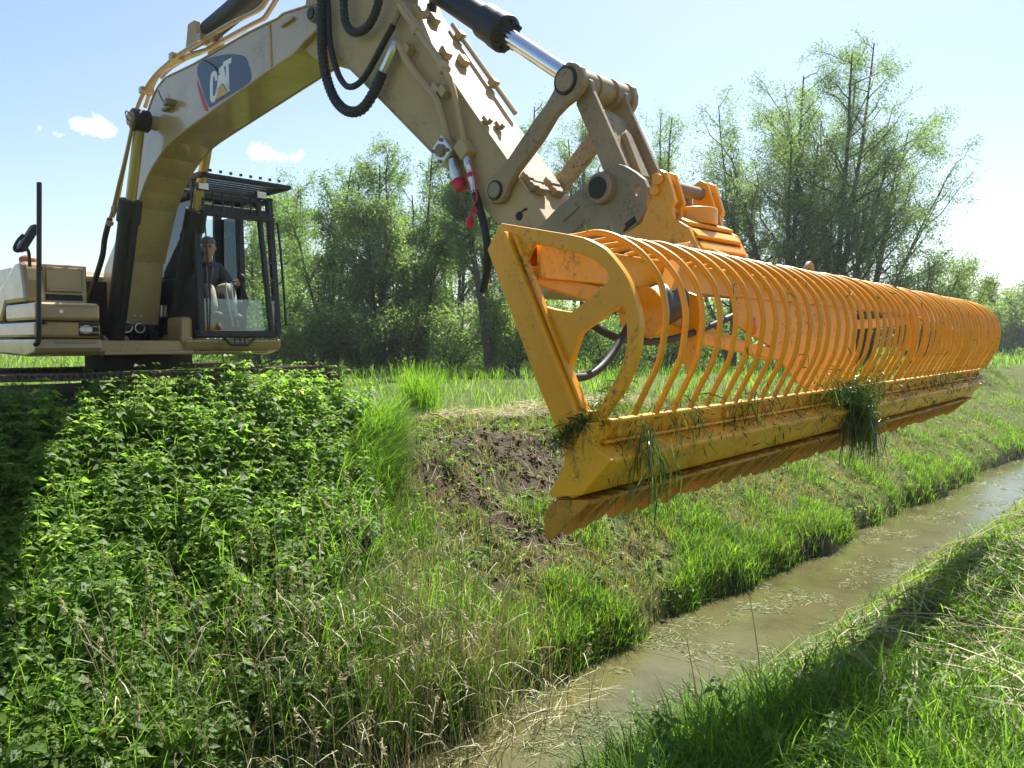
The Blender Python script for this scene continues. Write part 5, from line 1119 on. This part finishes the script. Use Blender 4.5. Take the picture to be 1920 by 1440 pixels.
# mown far bank
mk = lambda e, c: (e > EB(c)-.15) & (RNG.random(len(e)) > np.clip(soil(e, c)*1.3*(.75+.4*lump(e, c, 3.1))+.3*(lump(e, c, 2.2) > .5), 0, .95))
e, c = scatter(15500, (2.8, 46), (4.78, 8.75), 6.5, 1.55, mk, .1)
dist = np.linalg.norm(gp(e, c)-CAMV, axis=1)
stuff('mown_grass', 'short patchy mown grass and stubble on the far ditch bank', [tufts(e, c, 5, (.05, .28), (.005, .012), (.1, 1.0), .05, 2)], G_['mown'], 'grass')
# taller fresh growth at the water line and in patches of the far bank
e, c = scatter(2800, (3.6, 40), (4.66, 5.7), 6.5, 1.4, lambda e, c: lump(e, c*.6, 1.1)+1.6*(5.2-c) > .1, .2)
e_, c_ = scatter(2100, (5, 40), (5.3, 8.4), 7, 1.4, lambda e, c: (e > EB(c)+.3) & (lump(e, c, 1.5) > .35) & (soil(e, c) < .3), .2)
stuff('fresh_grass', 'fresh bright tufts along the water line of the far bank', [tufts(e, c, 8, (.14, .36), (.006, .013), (.2, 1.1), .05, 3), tufts(e_, c_, 6, (.14, .40), (.006, .013), (.2, 1.1), .06, 3)], G_['lush'], 'grass')
# small broad-leaved weeds
def rosette(rng):
    Vs, Fs, Rs = [], [], []; k = 0
    for q in range(7):
        a = rng.random()*6.28; el = rng.uniform(.1, 1.1); ln = rng.uniform(.05, .11); d = np.array([math.cos(a)*math.cos(el), math.sin(a)*math.cos(el), math.sin(el)]); s = np.array([-math.sin(a), math.cos(a), 0])*ln*.34; b = d*ln*.5
        V_ = np.array([b, b+d*ln*.4+s, b+d*ln+np.array([0, 0, -ln*.3]), b+d*ln*.4-s, b+d*ln*.42+np.array([0, 0, .006])]); Vs.append(V_); Fs.append(np.array([[0, 1, 2, 4], [0, 4, 2, 3]])+k); Rs.append(np.full(5, rng.random())); k += 5
    return np.concatenate(Vs), np.concatenate(Fs), np.concatenate(Rs)
ROS = [rosette(rp_) for _ in range(5)]
e, c = scatter(2600, (3.6, 34), (4.8, 8.9), 6.5, 1.4, lambda e, c: (e > EB(c)-.1) & (RNG.random(len(e)) > soil(e, c)*.9), .1)
en, cn = scatter(700, (.5, 14), (.2, 3.1), 3.5, 1.2, None, .1)
stuff('broadleaf_weeds', 'small broad-leaved weeds dotted over the mown banks', [instance(ROS, gp(e, c, .0), RNG.uniform(.5, 1.2, len(e)), .3), instance(ROS, gp(en, cn, .02), RNG.uniform(.35, .75, len(en)), .3)], G_['nettle'], 'weeds')
# meadow behind the lip and the receding bank top
e, c = scatter(8000, (4.5, 160), (8.5, 70), 9, 1.5, lambda e, c: ~((c < 11.9) & (e < 6.6)) & (RNG.random(len(e)) > soil(e, c)*.9), .2)
dist = np.linalg.norm(gp(e, c)-CAMV, axis=1); f = np.clip(dist/12, 1, 7); nb = 5
E2 = np.repeat(e, nb)+RNG.normal(0, .07, len(e)*nb)*np.repeat(f, nb); C2 = np.repeat(c, nb)+RNG.normal(0, .07, len(e)*nb)*np.repeat(f, nb)
meadow = blades(gp(E2, C2, -.01), RNG.uniform(.12, .4, len(E2))*np.repeat(np.minimum(f, 1.8), nb), RNG.uniform(.008, .014, len(E2))*np.repeat(f, nb), RNG.random(len(E2))*6.28, RNG.uniform(.2, 1, len(E2)), 2)
stuff('meadow_grass', 'meadow grass on the bank top behind the ditch', [meadow], G_['lush'], 'grass')
# straw and cut stalks lying about
def litter(e, c, ln, wd, dz, az=None, seg=3):
    n = len(e); a = RNG.random(n)*6.28 if az is None else az+RNG.normal(0, .6, n); L = RNG.uniform(*ln, n)
    t = np.linspace(-.5, .5, seg+1); d = np.stack([np.cos(a), np.sin(a)], -1); bow = RNG.normal(0, .12, n)
    X = e[:, None]+(d[:, :1]*t*L[:, None])+(-d[:, 1:]*bow[:, None]*L[:, None]*(t**2)); Y = c[:, None]+(d[:, 1:]*t*L[:, None])+(d[:, :1]*bow[:, None]*L[:, None]*(t**2))
    Zt = terrain(X, Y)+dz+np.abs(RNG.normal(0, .035, n))[:, None]+RNG.normal(0, .02, n)[:, None]*t*4; Pq = ecw(X, Y, np.maximum(Zt, .004)); w = RNG.uniform(*wd, n)
    s = ecw(-d[:, 1], d[:, 0], np.zeros(n))+np.array([0, 0, 1])*RNG.normal(0, .6, n)[:, None]; wk = w[:, None, None]*np.sin(np.linspace(.5, 2.8, seg+1))[None, :, None]
    V_ = np.stack([Pq-s[:, None]*wk, Pq+s[:, None]*wk], 2).reshape(-1, 3); m_ = 2*(seg+1); k = np.arange(seg)*2; q = np.stack([k, k+1, k+3, k+2], -1)
    return V_, (np.arange(n)[:, None, None]*m_+q[None]).reshape(-1, 4), np.repeat(RNG.random(n), m_)
e1, c1 = scatter(2600, (3.6, 30), (4.9, 9.3), 7, 1.4, lambda e, c: (e > EB(c)-.1) & (RNG.random(len(e)) < .35+soil(e, c)), .1)
e2, c2_ = scatter(1500, (2.6, 16), (-.6, 3.1), 3.6, 1.0, lambda e, c: RNG.random(len(e)) < sstep(e, 2.4, 4.4), .1)
e3, c3_ = scatter(1500, (7.6, 13), (8.5, 9.6), 9, .5, None, .1)
stuff('straw_litter', 'cut straw and flattened dry stalks lying on the mown banks', [litter(e1, c1, (.08, .35), (.0018, .004), .03), litter(e2, c2_, (.2, .8), (.002, .005), .05, az=.9), litter(e3, c3_, (.15, .5), (.003, .007), .14)], G_['straw'], 'straw')
# clods of torn earth in the scraped patches
def clod(rng):
    d = np.array([[0,0,1],[.9,0,.35],[.28,.86,.4],[-.73,.53,.38],[-.73,-.53,.35],[.28,-.86,.4],[0,0,-.5]])*rng.uniform(.7, 1.25, (7, 1)); f = np.array([[0,1,2,2],[0,2,3,3],[0,3,4,4],[0,4,5,5],[0,5,1,1],[6,2,1,1],[6,3,2,2],[6,4,3,3],[6,5,4,4],[6,1,5,5]])
    return d, f[:, :3], np.full(7, rng.random())
CL = [clod(rp_) for _ in range(5)]
e, c = scatter(800, (5, 13), (5.2, 9.6), 8, .8, lambda e, c: RNG.random(len(e)) < soil(e, c)**1.5, .05)
cm_, t, out = new_mat('torn_earth'); at = N(t, 'ShaderNodeAttribute'); at.attribute_name = 'rnd'; b = N(t, 'ShaderNodeBsdfPrincipled'); t.links.new(ramp(t, at.outputs['Fac'], [(0, (.034, .023, .013)), (.6, (.09, .062, .033)), (1, (.16, .115, .06))]), b.inputs['Base Color']); b.inputs['Roughness'].default_value = .95; b.inputs['Specular IOR Level'].default_value = .1; t.links.new(b.outputs[0], out.inputs[0])
stuff('earth_clods', 'loose brown clods of torn earth in the scraped patches of the far bank', [instance(CL, gp(e, c, .005), np.abs(RNG.normal(.02, .016, len(e)))+.008, .3)], cm_, 'soil')
# near bank
tallk = lambda e, c: RNG.random(len(e)) < np.clip(1.15-sstep(e, 2.9, 4.6), .5, 1)
e, c = scatter(3900, (.3, 14), (-.4, 3.26), 3.4, 1.1, tallk, .2)
hh = (.2, .5)
stuff('near_bank_grass', 'tall bright green grass on the near bank in front of the water', [tufts(e[e < 3.6], c[e < 3.6], 11, (.18, .42), (.005, .011), (.25, 1.1), .06, 3), tufts(e[e >= 3.6], c[e >= 3.6], 9, (.10, .26), (.005, .011), (.5, 1.3), .06, 3)], G_['lush'], 'grass')
e, c = scatter(60, (.6, 3.6), (.6, 2.9), 3.4, .5, None, .3)
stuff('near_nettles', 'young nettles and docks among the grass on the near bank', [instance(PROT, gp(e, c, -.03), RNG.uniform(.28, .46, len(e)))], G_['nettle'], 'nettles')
# floating weed on the ditch water
def fmask(e, c): return lump(e*1.2, c*2.2, 1.3)+.7*lump(e+5, c, 4.0) > RNG.normal(.4, .25, len(e))
e, c = scatter(3600, (2.5, 60), (3.15, 4.8), 6, 1.5, fmask, 0)
V_, F_, r = litter(e, c, (.03, .22), (.002, .006), 0); V_[:, 2] = .003+.008*RNG.random(len(V_))
e, c = scatter(7000, (2.5, 60), (3.15, 4.8), 6, 1.5, fmask, 0); n = len(e); P = ecw(e, c, np.full(n, .006)); Vd, Fd = leaf_quads(P, np.concatenate([RNG.normal(0, 1, (n, 2)), RNG.normal(0, .08, (n, 1))], 1), RNG.uniform(.01, .04, n), RNG.uniform(.002, .007, n), RNG); Vd[:, 2] = .004+.008*RNG.random(len(Vd))
stuff('floating_weed', 'floating cut weed and scum on the ditch water', [(V_, F_, r), (Vd, Fd, np.repeat(RNG.random(n), 4))], G_['float'], 'weed')

# reeds: single stalks with a nodding plume, standing at the foot of the nettle bank
def reed_proto(rng, h):
    Vs, Fs, Rs = [], [], []; k = 0; bd = rng.normal(0, .12, 2)
    def stem(t): return np.array([bd[0]*t*t*h, bd[1]*t*t*h, h*t])
    t = np.linspace(0, 1, 6); rr = .0038*(1-.55*t)
    V_, F_ = tubes_np([([stem(x) for x in t], rr)], 4); Vs.append(V_); Fs.append(F_); Rs.append(np.full(len(V_), rng.uniform(.3, .9))); k += len(V_)
    for q in range(rng.integers(0, 3)):
        z = rng.uniform(.3, .85); a = rng.random()*6.28; L = rng.uniform(.15, .35); b = stem(z); d = np.array([math.cos(a), math.sin(a), .7]); s = np.array([-math.sin(a), math.cos(a), 0])*.0035
        p = [b, b+d*L*.4, b+d*L*.75+np.array([0, 0, -.12*L]), b+d*L+np.array([0, 0, -.5*L])]; w = [.6, 1, .8, .1]
        V_ = np.concatenate([[x-s*y, x+s*y] for x, y in zip(p, w)]); Vs.append(V_); Fs.append(np.array([[0, 1, 3, 2], [2, 3, 5, 4], [4, 5, 7, 6]])+k); Rs.append(np.full(8, rng.random())); k += 8
    if rng.random() < .55:
        a = rng.random()*6.28; b = stem(1.0)
        for q in range(14):
            a2 = a+rng.normal(0, .5); L = rng.uniform(.06, .16); d = np.array([math.cos(a2)*.5, math.sin(a2)*.5, rng.uniform(-.9, .6)]); s = np.array([-math.sin(a2), math.cos(a2), .3])*.005; o_ = b-np.array([0, 0, .012*q*.6]); p2 = o_+d*L*.6; p3 = o_+d*L+np.array([0, 0, -.3*L])
            V_ = np.array([o_-s*.3, o_+s*.3, p2+s, p3, p2-s]); Vs.append(V_[[0, 1, 2, 4]]); Fs.append(np.array([[0, 1, 2, 3]])+k); Rs.append(np.full(4, .25)); k += 4
    return np.concatenate(Vs), np.concatenate(Fs), np.concatenate(Rs)
RP = [reed_proto(rp_, rp_.uniform(.9, 1.5)) for _ in range(12)]
RM = [np_mesh('reed_stalk', v, f, G_['reed'], {'rnd': r}) for v, f, r in RP]
rk = lambda e, c: (e < 5.6-.5*(c-4.2)) & (RNG.random(len(e)) < .15+.85*sstep(e, 1.6, 3.0))
e, c = scatter(260, (.2, 5.8), (4.2, 5.5), 5, .3, rk, .6)
for i in range(len(e)):
    o = link_mesh('reed_stalk', RM[int(RNG.integers(0, len(RM)))]); p = gp(e[i:i+1], c[i:i+1])[0]; o.location = (p[0], p[1], max(p[2], -.25)-.04); o.rotation_euler = (RNG.normal(0, .13), RNG.normal(.05, .16), RNG.random()*6.28); o.scale = (1, 1, RNG.uniform(.75, 1.15))
    tag(o, 'single dry reed stalk standing at the foot of the nettle bank', 'reed', 'dry reed stalks at the foot of the nettle bank')
e, c = scatter(520, (.2, 6.2), (4.25, 5.7), 5, .3, lambda e, c: (e < 6.0-.7*(c-4.2)) & (RNG.random(len(e)) < sstep(e, 1.5, 3.0)), .3)
stuff('reed_stubble', 'tangle of dead yellow reed stems and leaves at the water edge', [tufts(e, c, 7, (.25, .85), (.002, .006), (.05, .7), .05, 3), litter(e, c, (.2, .7), (.002, .005), .08)], G_['reed'], 'reeds')
# a tussock left standing on the lip, and a few single plants that stand out
def clump_thing(name, label, cat, e0, c0, nb, h, w, lean, sp, mat, K=5, group=None):
    e = np.array([e0]); c = np.array([c0]); V_, F_, r = tufts(e, c, nb, h, w, lean, sp, K); o = link_mesh(name, np_mesh(name, V_, F_, mat, {'rnd': r})); return tag(o, label, cat, group)
P_, e0, c0 = ground_hit(795, 792)
clump_thing('grass_tussock', 'tall grass tussock left standing alone on the lip of the far bank', 'grass', e0, c0+.1, 380, (.85, 1.05), (.009, .018), (.15, .6), .16, G_['lush'])
P_, e0, c0 = ground_hit(655, 775)
clump_thing('grass_tussock', 'wide arching grass tussock beside the end of the excavator track', 'grass', e0, c0, 260, (.75, .85), (.008, .016), (.5, 1.3), .25, G_['lush'])
for (px, py, lb) in ((1655, 1330, 'bright broad-bladed reed shoot standing over the near water edge'), (1255, 1400, 'bright reed shoot rising from the grass in front of the muddy water')):
    P_, e0, c0 = ground_hit(px, py); clump_thing('reed_shoot', lb, 'reed', e0, c0, 9, (.5, .6), (.014, .022), (.2, .7), .05, G_['lush'])
def stalk(label, pts, r0):
    V_, F_ = tubes_np([(np.array(smooth_path(pts, 6)), np.linspace(r0, r0*.5, 6*(len(pts)-1)+1))], 5); o = link_mesh('fallen_reed', np_mesh('fallen_reed', V_, F_, G_['reed'], {'rnd': np.full(len(V_), .8)})); tag(o, label, 'reed')
def gz(px, py, dz): P_ = ground_hit(px, py)[0]; return (P_[0], P_[1], P_[2]+dz)
stalk('pale fallen reed arching across the muddy water', [gz(1096, 1212, .03), gz(1170, 1213, .05), gz(1290, 1240, .05), gz(1400, 1285, .08)], .006)
for px, y0, y1, lb in ((1432, 1300, 1105, 'thin dark leaning stem rising in front of the open water'), (1315, 1340, 1195, 'thin short stem rising out of the near grass')):
    P_ = ground_hit(px, y0+60)[0]; t1 = at_depth(px-28, y1, P_[1]); stalk(lb, [tuple(P_), tuple((P_+t1)/2+np.array([.01, 0, 0])), tuple(t1)], .004)
# ------------------------------------------------------------------ thin bright haze in the air
hz = MB().box((0, 700, 8.0), (3600, 3600, 19.0)).build('haze', None); hz['kind'] = 'stuff'; tag(hz, 'thin bright summer haze in the air over the ditch', 'haze')
m, t, out = new_mat('thin_haze'); pv = N(t, 'ShaderNodeVolumePrincipled'); pv.inputs['Color'].default_value = (.93, .96, 1, 1); pv.inputs['Density'].default_value = .0005; pv.inputs['Anisotropy'].default_value = .35
t.links.new(pv.outputs[0], out.inputs['Volume']); hz.data.materials.append(m)
